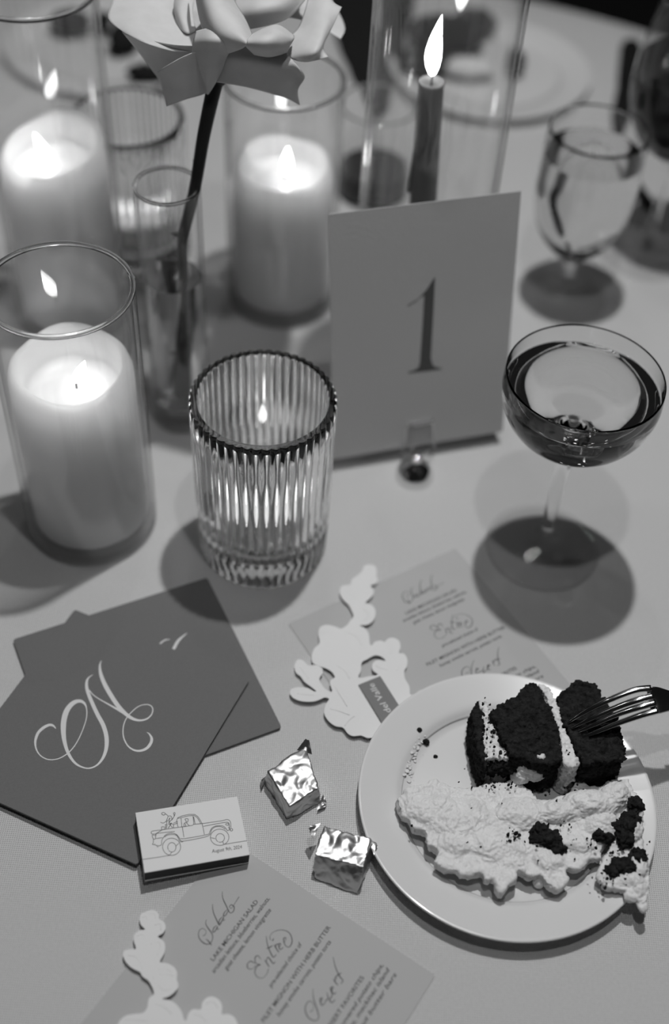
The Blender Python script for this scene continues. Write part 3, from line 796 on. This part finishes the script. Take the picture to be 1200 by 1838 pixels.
# remove the self-touching pinch
out1 = [p for i, p in enumerate(out1) if not (p == (310, 915) and i > 85)]
cre1 = [[(690, 90), (720, 120), (700, 150)], [(600, 200), (660, 250), (690, 300)], [(510, 260), (550, 310), (600, 340)], [(640, 420), (700, 470), (670, 520)], [(330, 620), (400, 660), (440, 740)], [(520, 620), (600, 660), (640, 730)], [(300, 780), (380, 800), (440, 860)], [(130, 900), (160, 950), (200, 1000)], [(110, 1130), (180, 1140), (250, 1145)], [(420, 1080), (470, 1160), (520, 1240)], [(380, 1260), (460, 1280), (540, 1310)], [(500, 1400), (540, 1350), (580, 1320)], [(760, 900), (800, 920), (860, 930)], [(860, 700), (890, 740), (880, 800)], [(960, 830), (960, 890), (930, 940)], [(440, 900), (500, 940), (540, 1010)]]
flower('white paper flower sprig laid over the menu left of the dessert plate', out1, cre1, f1, [(480, 780), (520, 1150), (900, 850), (640, 480), (900, 1100)],
       cut=[(642, 874), (690, 845), (745, 815), (800, 822), (838, 860), (775, 850), (730, 885), (732, 940), (775, 975), (700, 990), (615, 1003), (634, 940)])
f2 = lambda x, y: B(200 + x / 5, 1600 + y / 5, .37)
out2 = [(252, 250), (265, 200), (310, 180), (340, 168), (390, 170), (422, 205), (425, 245), (470, 275), (485, 325), (460, 375), (415, 402), (440, 425), (475, 460), (480, 520), (465, 570), (435, 632), (500, 645), (560, 680), (588, 730), (585, 790), (600, 840), (580, 890), (520, 940), (455, 965), (530, 980), (590, 1025), (630, 1085), (650, 1150), (672, 1160), (690, 1100), (730, 1060), (800, 1060), (815, 1000), (855, 955), (910, 945), (965, 975), (992, 1030), (990, 1100), (1050, 1100), (1110, 1140), (1140, 1240), (1100, 1360), (900, 1420), (850, 1600), (950, 1900), (700, 2200), (300, 2200), (60, 2000), (150, 1700), (20, 1500), (40, 1330), (40, 1240), (75, 1160), (130, 1115), (200, 1100), (280, 1090), (320, 1040), (335, 960), (378, 920), (365, 860), (330, 800), (275, 760), (255, 722), (190, 690), (135, 640), (105, 580), (115, 530), (170, 515), (218, 512), (200, 440), (205, 385), (250, 350), (300, 338), (265, 300)]
cre2 = [[(280, 230), (310, 220), (320, 250)], [(340, 200), (385, 200), (395, 240)], [(390, 300), (440, 290), (445, 345)], [(230, 400), (280, 380), (310, 420), (310, 490)], [(350, 470), (420, 450), (440, 500), (410, 570)], [(150, 570), (210, 580), (260, 630), (280, 690)], [(360, 640), (365, 700), (380, 780)], [(420, 700), (480, 690), (540, 720)], [(420, 820), (460, 880), (530, 880)], [(430, 740), (500, 740), (560, 760)], [(120, 1150), (220, 1150), (330, 1170)], [(400, 1010), (480, 1040), (540, 1100)], [(850, 1010), (910, 990), (950, 1040)], [(740, 1100), (800, 1120), (850, 1170)]]
flower('white paper flower sprig on the menu at the bottom edge', out2, cre2, f2, [(350, 1200), (450, 780), (900, 1200), (300, 450), (400, 1900)])

# place card tucked over the flower
q0, q1, q2 = B(643, 1229, .52).xy, B(682, 1213, .52).xy, B(718, 1272, .52).xy
ux = (q1 - q0).normalized(); vy = Vector((ux.y, -ux.x)); wdt = (q1 - q0).length
cc = q0 + ux * wdt / 2
t = thing('place_card', 'small grey name strip on the white flower, its end under the plate', 'name card', (cc.x, cc.y, .46))
MB().prism([tuple(q0), tuple(q0 + vy * 3.75), tuple(q0 + ux * wdt + vy * 3.0), tuple(q1)], .46, .515).build('card_strip', M['namecard'], t, smooth=False)
def pc(x, y):
    q = q0 + ux * (wdt * .5 + .13 - y) + vy * (1.62 - x); return (q.x, q.y, .519)
lettering('name_lettering', 'r del Valle', M['foil_print'], t, pc, width=2.7, size=.55, shear=.12)

# ================================================================== MATCHBOX
k0, k1, k2, k3 = B(243.3, 1458.9, 1.48), B(426, 1429.5, 1.1), B(447, 1534, 1.1), B(259, 1566.7, 1.48)
mn = (k1 - k0).cross(k3 - k0).normalized()
if mn.z < 0: mn = -mn
mx = (k1 - k0).normalized(); my = mn.cross(mx).normalized(); mc = (k0 + k1 + k2 + k3) / 4
ML, MWd, MT = (k1 - k0).length * .5 + (k2 - k3).length * .5, (k3 - k0).length, .96
def mbx(x, y, z): return mc + mx * x + my * y + mn * z
t = thing('matchbox', 'white matchbox with a line-drawn pickup truck, lying across napkin and menu', 'matchbox', tuple(mc - mn * MT))
def mslab(x0, x1, y0, y1, z0, z1):
    vs = [mbx(x, y, z) for z in (z0, z1) for x, y in ((x0, y0), (x1, y0), (x1, y1), (x0, y1))]
    return MB().add(vs, [(3, 2, 1, 0), (4, 5, 6, 7), (0, 1, 5, 4), (1, 2, 6, 5), (2, 3, 7, 6), (3, 0, 4, 7)])
hl, hw = ML / 2, MWd / 2
mslab(-hl, hl, -hw, hw, -.05, 0).build('sleeve_top', M['matchbox'], t, smooth=False)
mslab(-hl, hl, -hw - .02, hw + .02, -MT, -MT + .1).build('sleeve_bottom', M['matchbox'], t, smooth=False)
mslab(-hl, hl, -hw, -hw + .05, -MT + .1, -.05).build('striker_strip', M['striker'], t, smooth=False)
mslab(-hl, hl, hw - .05, hw, -MT + .1, -.05).build('striker_strip', M['striker'], t, smooth=False)
mslab(-hl + .03, hl - .03, -hw + .07, hw - .07, -MT + .11, -.06).build('tray', M['matchbox'], t, smooth=False)
def tr(x, y): return on_plane(240 + x / 5.4545, 1420 + y / 5.4545, mc + mn * .008, mn)
def circ(cx, cy, rx, ry, a0=0, a1=360, n=20): return [(cx + rx * cos(radians(a0 + (a1 - a0) * i / n)), cy + ry * sin(radians(a0 + (a1 - a0) * i / n))) for i in range(n + 1)]
draw = [
    circ(370, 545, 88, 84), circ(372, 550, 40, 46, 150, 500), circ(840, 452, 90, 80), circ(845, 458, 42, 42, 120, 470),
    [(88, 668), (220, 650), (350, 628)], [(890, 520), (1000, 502), (1108, 485)], [(350, 628), (372, 596)], [(880, 520), (870, 495)], [(410, 540), (440, 510)], [(752, 455), (795, 465)],
    [(280, 380), (178, 392), (178, 420), (215, 418), (215, 432), (180, 432), (192, 468), (210, 466), (216, 420)], [(192, 468), (190, 505), (182, 520), (200, 525), (205, 515)], [(215, 418), (270, 385)], [(220, 415), (300, 405), (400, 395)],
    [(205, 525), (240, 535), (270, 525), (275, 480), (310, 430), (360, 412), (410, 420), (440, 450), (460, 485), (485, 492)], [(222, 540), (240, 548)], [(210, 465), (280, 455)], [(300, 450), (330, 430), (390, 425), (425, 440), (450, 490), (480, 497)],
    [(460, 462), (500, 465), (720, 425), (740, 405), (765, 360), (810, 340), (870, 340), (905, 370), (915, 388), (935, 378)], [(480, 490), (600, 470), (735, 435), (760, 380), (800, 350), (860, 350), (895, 375)],
    [(280, 378), (430, 355), (475, 350)], [(475, 350), (482, 400), (490, 450)], [(433, 350), (430, 260), (596, 228), (668, 318)], [(428, 268), (590, 238), (655, 318)], [(470, 350), (462, 265)], [(475, 350), (540, 340), (585, 325), (578, 245)], [(585, 325), (668, 318)],
    [(585, 250), (600, 320)], [(668, 318), (680, 370), (690, 425)], [(668, 318), (860, 290), (915, 278), (945, 300), (950, 360)], [(680, 345), (780, 325), (900, 305), (930, 315), (938, 370)], circ(915, 325, 16, 9), circ(955, 378, 12, 12), [(925, 350), (945, 385)],
    [(495, 350), (490, 320), (515, 300), (500, 275), (530, 270), (528, 300), (515, 310), (545, 340)], [(510, 345), (500, 315)],
    [(272, 215), (290, 208), (308, 220), (295, 235), (276, 228), (272, 215)], [(308, 222), (335, 245), (320, 290), (325, 330), (318, 368)], [(262, 305), (290, 312), (330, 285)], [(335, 245), (365, 245), (372, 280), (350, 300), (360, 335), (380, 358)], [(370, 285), (395, 245), (388, 215), (404, 212), (398, 245)],
    [(330, 300), (355, 260), (340, 330), (370, 310), (335, 365), (350, 340)], [(275, 378), (272, 350), (300, 352), (310, 365), (280, 380)], [(325, 335), (310, 325), (312, 355)], [(385, 315), (430, 295)], [(385, 330), (430, 312)], [(360, 320), (385, 325), (388, 360)],
]
m = MB()
for d in draw: m.ribbon([tr(*p) for p in d], [.028], 3, normal=mn)
m.build('truck_drawing', M['black_ink'], t, smooth=False)
d0, d1 = tr(765, 605), tr(1060, 560); dirn = (d1 - d0).normalized(); dup_ = mn.cross(dirn)
lettering('date_lettering', 'August 9th, 2024', M['black_ink'], t, lambda x, y: (d0 + d1) / 2 + dirn * x + dup_ * y, width=(d1 - d0).length, size=.3, shear=.2)

# ================================================================== FOIL CHOCOLATES
def chocolate(label, top, zt, bot, seed):
    T = [B(u, v, zt) for u, v in top]; Bo = [B(u, v, .05) for u, v in bot]
    c = sum(T + Bo, Vector((0, 0, 0))) / 8
    vs = Bo + T
    m = MB().add(vs, [(3, 2, 1, 0), (4, 5, 6, 7), (0, 1, 5, 4), (1, 2, 6, 5), (2, 3, 7, 6), (3, 0, 4, 7)])
    def disp(p, n):
        q = Vector((p.x * 1.6, p.y * 1.6, p.z * 1.6 + seed))
        a = abs(noise.noise(q * .55)) * .2 - .05 + (.3 - abs(noise.noise(q * 1.1 + Vector((7, 1, 3))))) * .08 + .02 * noise.noise(q * 2.6)
        k = 1 if p.z > .12 else 0
        return Vector((n.x, n.y, n.z * k)) * a
    t = thing('foil_chocolate', label, 'chocolate', (c.x, c.y, 0), 'foil wrapped chocolates')
    body = m.voxel('wrapped_body', M['foil'], t, .07, disp)
    return t, T
def tuft(t, p, d, w_, seed):
    """pinched end of the foil"""
    p = Vector(p); d = Vector(d); a = d.cross(Vector((0, 0, 1))).normalized(); rows = []
    for i in range(4):
        row = []
        for j in range(5):
            row.append(p + d * (i / 3) + a * (w_ * (j - 2) / 2 * (1 - .25 * i)) + Vector((0, 0, .1 * noise.noise(Vector((i * 1.7, j * 1.3, seed))))))
        rows.append(row)
    MB().patch(rows, 3, .03).build('foil_end', M['foil'], t, angle=60)
t, T = chocolate('foil-wrapped chocolate with a pointed corner, nearer the paper flower', [(479, 1384), (550, 1338), (572, 1414), (518, 1448)], 1.45, [(474, 1403), (546, 1360), (577, 1440), (514, 1472)][0:4], 1.0)
tuft(t, B(546, 1350, 1.2), Vector((.12, .5, .55)), .45, 1)
tuft(t, B(574, 1440, .35), Vector((.35, -.1, -.1)), .5, 2)
tuft(t, B(476, 1402, .35), Vector((-.25, .1, -.2)), .5, 3)
t, T = chocolate('foil-wrapped chocolate cube, nearer the dessert plate', [(582, 1482), (667, 1505), (652, 1556), (564, 1534)], 1.7, [(592, 1508), (672, 1532), (640, 1606), (563, 1576)], 5.0)
tuft(t, B(568, 1492, 1.5), Vector((-.4, .15, .1)), .5, 5)
tuft(t, B(666, 1520, 1.2), Vector((.3, .1, .1)), .5, 6)

# ================================================================== PLATE, CAKE, FORK
PX, PY = 10.68, 35.35
plate_prof = dense([(0, .22), (4.3, .2), (4.8, .02), (5.1, .02), (5.3, .2), (6.7, .58), (8.1, .98), (8.33, 1.06), (8.36, 1.13), (8.28, 1.18), (8.0, 1.13), (7.0, .92), (6.35, .78), (6.1, .66), (5.85, .5), (5.3, .42), (0, .4)], 3)
plate_prof[0] = (0, .22); plate_prof[-1] = (0, .4)
plate_prof = [(a_, b_ + .05) for a_, b_ in plate_prof]
tag(MB().lathe(plate_prof, (PX, PY, 0), 128).build('dessert_plate', M['porcelain'], angle=180, loc=(PX, PY, 0)), 'round white dessert plate under the half-eaten cake', 'plate')
def kp(x, y, z): return B(700 + x / 2.449, 1200 + y / 2.449, z)
cake = thing('cake_slice', 'half-eaten chocolate layer cake with white frosting, toppled on the plate', 'cake', (PX, PY, .42))
def crumbly(amp, seed):
    def f(p, n):
        q = Vector((p.x, p.y, p.z + seed))
        a = amp * (noise.noise(q * 1.4) * .9 + noise.noise(q * 3.2) * .9 + noise.noise(q * 6.0) * .9 + noise.noise(q * 10) * .5)
        return n * a
    return f
def slab(name, poly, zt, zb, mat, amp, seed, size=.065):
    P = [kp(x, y, zt) for x, y in poly]
    return MB().prism([(p.x, p.y) for p in P], zb, zt).voxel(name, mat, cake, size, crumbly(amp, seed))
ZB = .48
slab('sponge_layer', [(356, 190), (376, 138), (398, 140), (410, 240), (418, 330), (428, 400), (420, 440), (392, 380), (370, 290)], 3.1, ZB, M['cake'], .12, 1)
slab('frosting_layer', [(388, 142), (432, 150), (446, 205), (482, 290), (545, 375), (520, 400), (440, 390), (418, 400), (412, 330), (402, 230)], 3.15, ZB, M['frosting'], .12, 2)
slab('sponge_layer', [(436, 182), (490, 155), (540, 128), (600, 75), (640, 62), (668, 105), (715, 190), (745, 300), (752, 395), (700, 420), (640, 415), (545, 385), (482, 290)], 3.6, ZB, M['cake'], .15, 3)
slab('frosting_layer', [(650, 72), (698, 78), (725, 130), (762, 250), (800, 330), (836, 410), (800, 440), (765, 415), (746, 300), (715, 190), (674, 110)], 3.62, ZB, M['frosting'], .12, 4)
slab('sponge_layer', [(738, 112), (800, 66), (830, 52), (860, 64), (900, 60), (935, 130), (1000, 210), (1022, 330), (1028, 395), (850, 420), (800, 320), (762, 235), (732, 130)], 3.75, ZB, M['cake'], .15, 5)
# fallen frosting in front
def smear(p, n):
    q = Vector((p.x, p.y, p.z * 1.4))
    w_ = Vector((noise.noise(q * .9), noise.noise(q * .9 + Vector((9, 0, 0))), 0)) * .8
    a = .16 * noise.noise(q * 1.2) + .13 * (.35 - abs(noise.noise((q + w_) * 2.1))) + .08 * (.3 - abs(noise.noise((q + w_) * 4.3))) + .05 * noise.noise(q * 9)
    return n * a
main = [(34, 575), (60, 540), (85, 518), (150, 505), (200, 482), (230, 500), (330, 525), (430, 512), (520, 490), (600, 515), (660, 575), (780, 548), (835, 485), (900, 520), (1000, 486), (1055, 500), (1080, 600), (1010, 700), (940, 780), (925, 830), (880, 835), (835, 870), (775, 880), (782, 930), (735, 962), (690, 940), (655, 905), (620, 915), (590, 885), (555, 890), (545, 925), (490, 978), (465, 940), (440, 915), (420, 925), (390, 890), (320, 905), (290, 880), (230, 880), (195, 845), (205, 800), (165, 760), (150, 700), (105, 700), (80, 650), (45, 630)]
def ragged(poly, z, amp, n=4):
    P = catmull([kp(x, y, z) for x, y in poly], n, True)
    return [(p.x + amp * noise.noise(p * 3.1), p.y + amp * noise.noise(p * 3.1 + Vector((5, 5, 0)))) for p in P]
m = MB()
m.prism(ragged(main, 1.75, .14), 1.05, 1.72)
for x, y, z, rx, ry, rz in ((170, 620, 1.6, 1.5, 1.0, .42), (320, 660, 1.65, 2.2, 1.3, .38), (290, 770, 1.5, 1.3, .9, .4), (470, 760, 1.65, 1.8, 1.3, .36), (580, 640, 1.7, 1.6, 1.0, .5), (720, 630, 1.75, 1.5, .7, .62), (880, 600, 1.8, 1.6, .8, .75), (985, 560, 1.9, .9, .8, .7), (530, 850, 1.5, .9, .7, .4), (690, 850, 1.45, 1.1, .7, .5), (820, 770, 1.55, 1.2, .7, .45), (232, 845, 1.2, .42, .36, .5), (925, 690, 1.7, 1.0, .8, .55), (490, 935, 1.35, .4, .5, .32), (420, 905, 1.2, .3, .3, .35)):
    p = kp(x, y, z); m.ellipsoid(tuple(p), (rx, ry, rz), 20, 10)
for x, y in ((200, 600), (500, 650), (800, 650), (980, 600), (400, 780), (700, 740)):
    p = kp(x, y, 1.6); m.ellipsoid((p.x, p.y, 1.05), (1.2, 1.0, .66), 14, 8)
m.voxel('fallen_frosting', M['frosting'], cake, .06, smear, blur=3)
right = [(1010, 720), (1085, 600), (1105, 640), (1122, 800), (1138, 985), (1105, 1025), (1060, 985), (985, 965), (925, 940), (915, 895), (955, 800)]
m = MB(); m.prism(ragged(right, 1.8, .2), 1.3, 1.75)
for x, y, z, rx, ry, rz in ((1060, 700, 1.75, .6, .9, .45), (1050, 930, 1.65, .9, .5, .32), (1100, 980, 1.6, .5, .5, .28), (1090, 860, 1.75, .5, .8, .4), (1105, 1030, 1.45, .3, .5, .2), (1060, 1000, 1.5, .35, .35, .25)):
    p = kp(x, y, z); m.ellipsoid(tuple(p), (rx, ry, rz), 14, 8)
m.voxel('frosting_flake', M['frosting'], cake, .06, smear, blur=2)
for blobs in (((660, 715, 1.85, .55, .55, .5), (700, 755, 1.85, .75, .65, .5), (735, 790, 1.75, .6, .45, .4), (640, 750, 1.75, .4, .4, .4)), ((1075, 600, 2.0, .5, .6, .45), (1055, 680, 2.0, .7, .8, .45), (1030, 750, 1.95, .65, .6, .4), (1000, 700, 1.9, .4, .5, .4)), ((1085, 830, 1.9, .6, .5, .4), (1030, 865, 1.9, .85, .55, .4), (965, 890, 1.8, .5, .4, .35)),
              ((920, 735, 1.95, .4, .4, .35), (955, 748, 1.95, .35, .35, .3)), ((500, 430, 2.2, .9, .5, .8), (550, 425, 2.3, .6, .5, .8), (450, 440, 2.0, .4, .4, .7))):
    m = MB()
    for x, y, z, rx, ry, rz in blobs: m.ellipsoid(tuple(kp(x, y, z)), (rx * .88, ry * .88, rz * .95), 20, 12)
    m.voxel('sponge_chunk', M['cake'], cake, .065, crumbly(.17, blobs[0][0]))
p = kp(652, 940, .85); MB().ellipsoid(tuple(p), (.33, .33, .33)).build('frosting_bead', M['frosting'], cake)
m = MB()
for x, y, z, rx, ry, rz in ((600, 445, 2.4, .7, .4, .6), (640, 460, 2.2, .55, .4, .5), (570, 470, 2.0, .5, .4, .6), (660, 390, 3.4, .3, .3, .25)): m.ellipsoid(tuple(kp(x, y, z)), (rx, ry, rz))
m.voxel('frosting_dab', M['frosting'], cake, .06, smear)
random.seed(4)
m = MB()
spots = ((480, 505, 60, 14), (690, 750, 60, 50), (540, 735, 30, 30), (850, 765, 70, 30), (960, 930, 30, 16), (720, 540, 50, 16), (760, 620, 90, 50), (1040, 720, 50, 90), (1020, 870, 70, 40), (420, 240, 15, 60), (740, 200, 12, 60), (800, 380, 20, 30), (470, 330, 30, 40), (330, 650, 120, 60))
for i in range(200):
    a_ = spots[i % len(spots)]; x, y = random.gauss(a_[0], a_[2]), random.gauss(a_[1], a_[3])
    zc = 3.55 if y < 410 else (1.95 if x < 450 or y > 800 else 2.15)
    p = kp(x, y, zc + random.uniform(-.12, .02)); r_ = random.uniform(.025, .075) * (1 if i % 6 else 1.6)
    k0 = len(m.v); m.ellipsoid(tuple(p), (r_, r_ * random.uniform(.5, 1.6), r_ * 1.7), 6, 4, random.uniform(0, 3))
    for v_ in m.v[k0:]: v_ += noise.noise_vector(v_ * 9) * r_ * .7
cr_ = m.build('crumbs', M['cake'], cake); cr_['kind'] = 'stuff'
for i, (x, y, r_, lb) in enumerate(((128, 272, .2, 'dark cake crumb on the plate rim, highest of the loose crumbs'), (158, 322, .24, 'largest dark crumb in the plate well, left of the cake'), (200, 388, .12, 'small dark crumb lying in the empty plate well'), (326, 440, .07, 'tiny dark crumb lying nearest the toppled slice'))):
    rr_ = hypot(kp(x, y, 1).x - PX, kp(x, y, 1).y - PY); zz = .43 if rr_ < 5.4 else (.62 + (rr_ - 6.0) * .26)
    p = kp(x, y, zz + r_ * .5)
    tag(MB().ellipsoid(tuple(p), (r_, r_ * .8, r_ * .7), 14, 8).voxel('cake_crumb', M['cake'], None, .04, crumbly(.05, i), loc=(p.x, p.y, zz)), lb, 'crumb', 'loose crumbs on the plate')
m = MB()
for i in range(34):
    y = random.uniform(290, 500); x = 75 + (500 - y) * .25 + random.gauss(0, 16)
    r_ = random.uniform(.05, .16); rd = hypot(kp(x, y, 1).x - PX, kp(x, y, 1).y - PY)
    zz = .44 if rd < 5.4 else (.46 + (rd - 5.4) * .38 if rd < 6.3 else .8 + (rd - 6.3) * .22)
    p = kp(x, y, zz + .02); m.ellipsoid(tuple(p), (r_, r_ * random.uniform(.4, 1), .02), 10, 6, random.uniform(0, 3))
m.build('frosting_smear', M['frosting'], cake, angle=180)

# fork
def fk(x, y, z): return B(960 + x / 5, 1180 + y / 5, z)
fork = thing('fork', 'steel dessert fork stuck into the chocolate cake, handle leaving the frame', 'fork', tuple(fk(1100, 360, 5)))
tines = (((292, 590, 3.7), (440, 495, 4.5), (640, 392, 5.2), (880, 296, 5.7), (1040, 275, 5.85)), ((308, 645, 3.6), (480, 560, 4.4), (680, 468, 5.0), (900, 385, 5.55), (1060, 345, 5.75)),
         ((335, 688, 3.5), (510, 612, 4.3), (710, 520, 4.9), (930, 445, 5.45), (1080, 405, 5.65)), ((372, 738, 3.4), (560, 665, 4.1), (760, 585, 4.7), (960, 515, 5.25), (1100, 475, 5.5)))
for tn in tines:
    MB().tube(catmull([fk(*p) for p in tn], 6), [.05, .12, .16, .19, .2], 10, flat=.5, nrm=(0.1, -.2, 1)).build('tine', M['steel'], fork, angle=180)
rows = []
top = [(1000, 266, 5.85), (1090, 264, 5.9), (1200, 296, 5.75), (1330, 330, 5.45)]
bot = [(1050, 500, 5.35), (1120, 498, 5.4), (1200, 478, 5.35), (1330, 440, 5.3)]
MB().patch([[fk(*(a_ * (1 - s_) + b_ * s_ for a_, b_ in zip(tp, bt))) + Vector((0, 0, -.22 * sin(s_ * pi))) for s_ in (0, .33, .67, 1)] for tp, bt in zip(top, bot)], 6, .12).build('fork_head', M['steel'], fork, angle=180)
hp = [(fk(1300, 386, 5.38)), fk(1420, 400, 5.0)]
hp += [hp[-1] + Vector((2.5, .3, -.9)), hp[-1] + Vector((6, .7, -2.2)), hp[-1] + Vector((10.5, 1.2, -4.0))]
MB().tube(catmull(hp, 6), [.62, .42, .36, .45, .6], 12, flat=.35, nrm=(.3, 0, 1)).build('handle', M['steel'], fork, angle=180)

# ================================================================== FAR SIDE OF THE TABLE
def side_plate(label, x, y, r):
    k = r / 8.25
    o = MB().lathe([(a * k, b * .9) for a, b in plate_prof], (x, y, 0), 96).build('dinner_plate', M['porcelain'], angle=180, loc=(x, y, 0))
    return tag(o, label, 'plate', 'plates on the far side')
q = B(880, 113, 1.3)
side_plate('blurred white plate with dark cake behind the taper candle', q.x, q.y, 9.9)
t = thing('far_cake', 'dark cake left on the far plate, seen through the tall cylinder', 'cake', (q.x - 3, q.y + 1, .7))
for u, v, z, rx, ry, rz in ((800, 60, 2.2, 4.0, 2.6, 1.5), (760, 110, 1.9, 2.6, 2.2, 1.2), (850, 40, 2.0, 2.4, 1.8, 1.2), (925, 110, 1.7, .9, 1.9, .9)):
    p = B(u, v, z); MB().ellipsoid(tuple(p), (rx, ry, rz), 20, 12).voxel('sponge_chunk', M['cake'], t, .3, crumbly(.3, u))
p = B(840, 120, 1.7); MB().ellipsoid(tuple(p), (2.6, 1.6, .8), 20, 12).voxel('frosting', M['frosting'], t, .3, crumbly(.25, 9))
q = B(205, 80, 1.3)
side_plate('blurred white plate far back at the left, behind the rose', q.x - 1, q.y + 1, 9.9)
t = thing('far_cake', 'broken dark cake pieces on the far left plate behind the rose', 'cake', (q.x, q.y, .7))
for u, v, z, rx, ry, rz in ((125, 40, 1.8, 2.0, 1.6, 1.0), (222, 68, 1.8, 1.5, 2.0, 1.1), (262, 132, 1.7, 1.9, .9, .9), (185, 40, 1.6, .8, 1.5, .8), (235, 20, 1.7, 1.6, 1.8, .9)):
    p = B(u, v, z); MB().ellipsoid(tuple(p), (rx, ry, rz), 20, 12).voxel('sponge_chunk', M['cake'], t, .3, crumbly(.3, u))
# black cloth left of the far plate
pl = [B(u, v, .9).xy for u, v in ((575, -30), (592, 30), (618, 95), (648, 160), (672, 205), (700, 186), (712, 130), (730, 70), (745, 10), (750, -40), (660, -60))]
c = sum(pl, Vector((0, 0))) / len(pl)
tag(MB().prism([tuple(p) for p in pl], .1, 1.1).voxel('black_napkin', M['black'], None, .35, lambda p, n: n * .3 * noise.noise(p * .5) if p.z > .4 else Vector((0, 0, 0)), loc=(c.x, c.y, 0), blur=2), 'crumpled black napkin on the far side between rose and tall cylinder', 'napkin')
def cutlery(name, label, cat, a, b, w0, w1):
    A, Bq = B(*a, .35), B(*b, .35); t = thing(name, label, cat, tuple((A + Bq) / 2 - Vector((0, 0, .35))))
    mid_ = A + (Bq - A) * .45
    MB().tube([A, A + (mid_ - A) * .15, mid_], [w0 * .7, w0, w0 * .8], 10, flat=.4, nrm=(0, 0, 1)).build('handle', M['darksteel'], t)
    MB().tube([mid_, mid_ + (Bq - mid_) * .6, Bq], [w0 * .7, w1, w1 * .3], 10, flat=.2, nrm=(0, 0, 1)).build('blade', M['darksteel'], t)
cutlery('table_knife', 'dark table knife lying far right beside the blurred plate', 'knife', (1134, 74), (1108, 255), 1.15, 1.0)
cutlery('table_knife', 'dark knife between the water goblet and the wine glass foot', 'knife', (1114, 290), (1176, 385), .75, .7)

# light focused by the coupe
for o in COL.objects:
    if o.type == 'MESH' and (o.name.startswith('sparkling_wine') or (o.parent and o.parent.name.startswith('champagne_coupe') and o.name.split('.')[0] in ('bowl', 'stem'))):
        o.cycles.is_caustics_caster = True
    elif o.type == 'MESH' and (o.name.startswith('tablecloth') or (o.parent and o.parent.name.startswith('menu_card'))):
        o.cycles.is_caustics_receiver = True
for l in (lampA, lampB, lampC): l.data.cycles.is_caustics_light = True
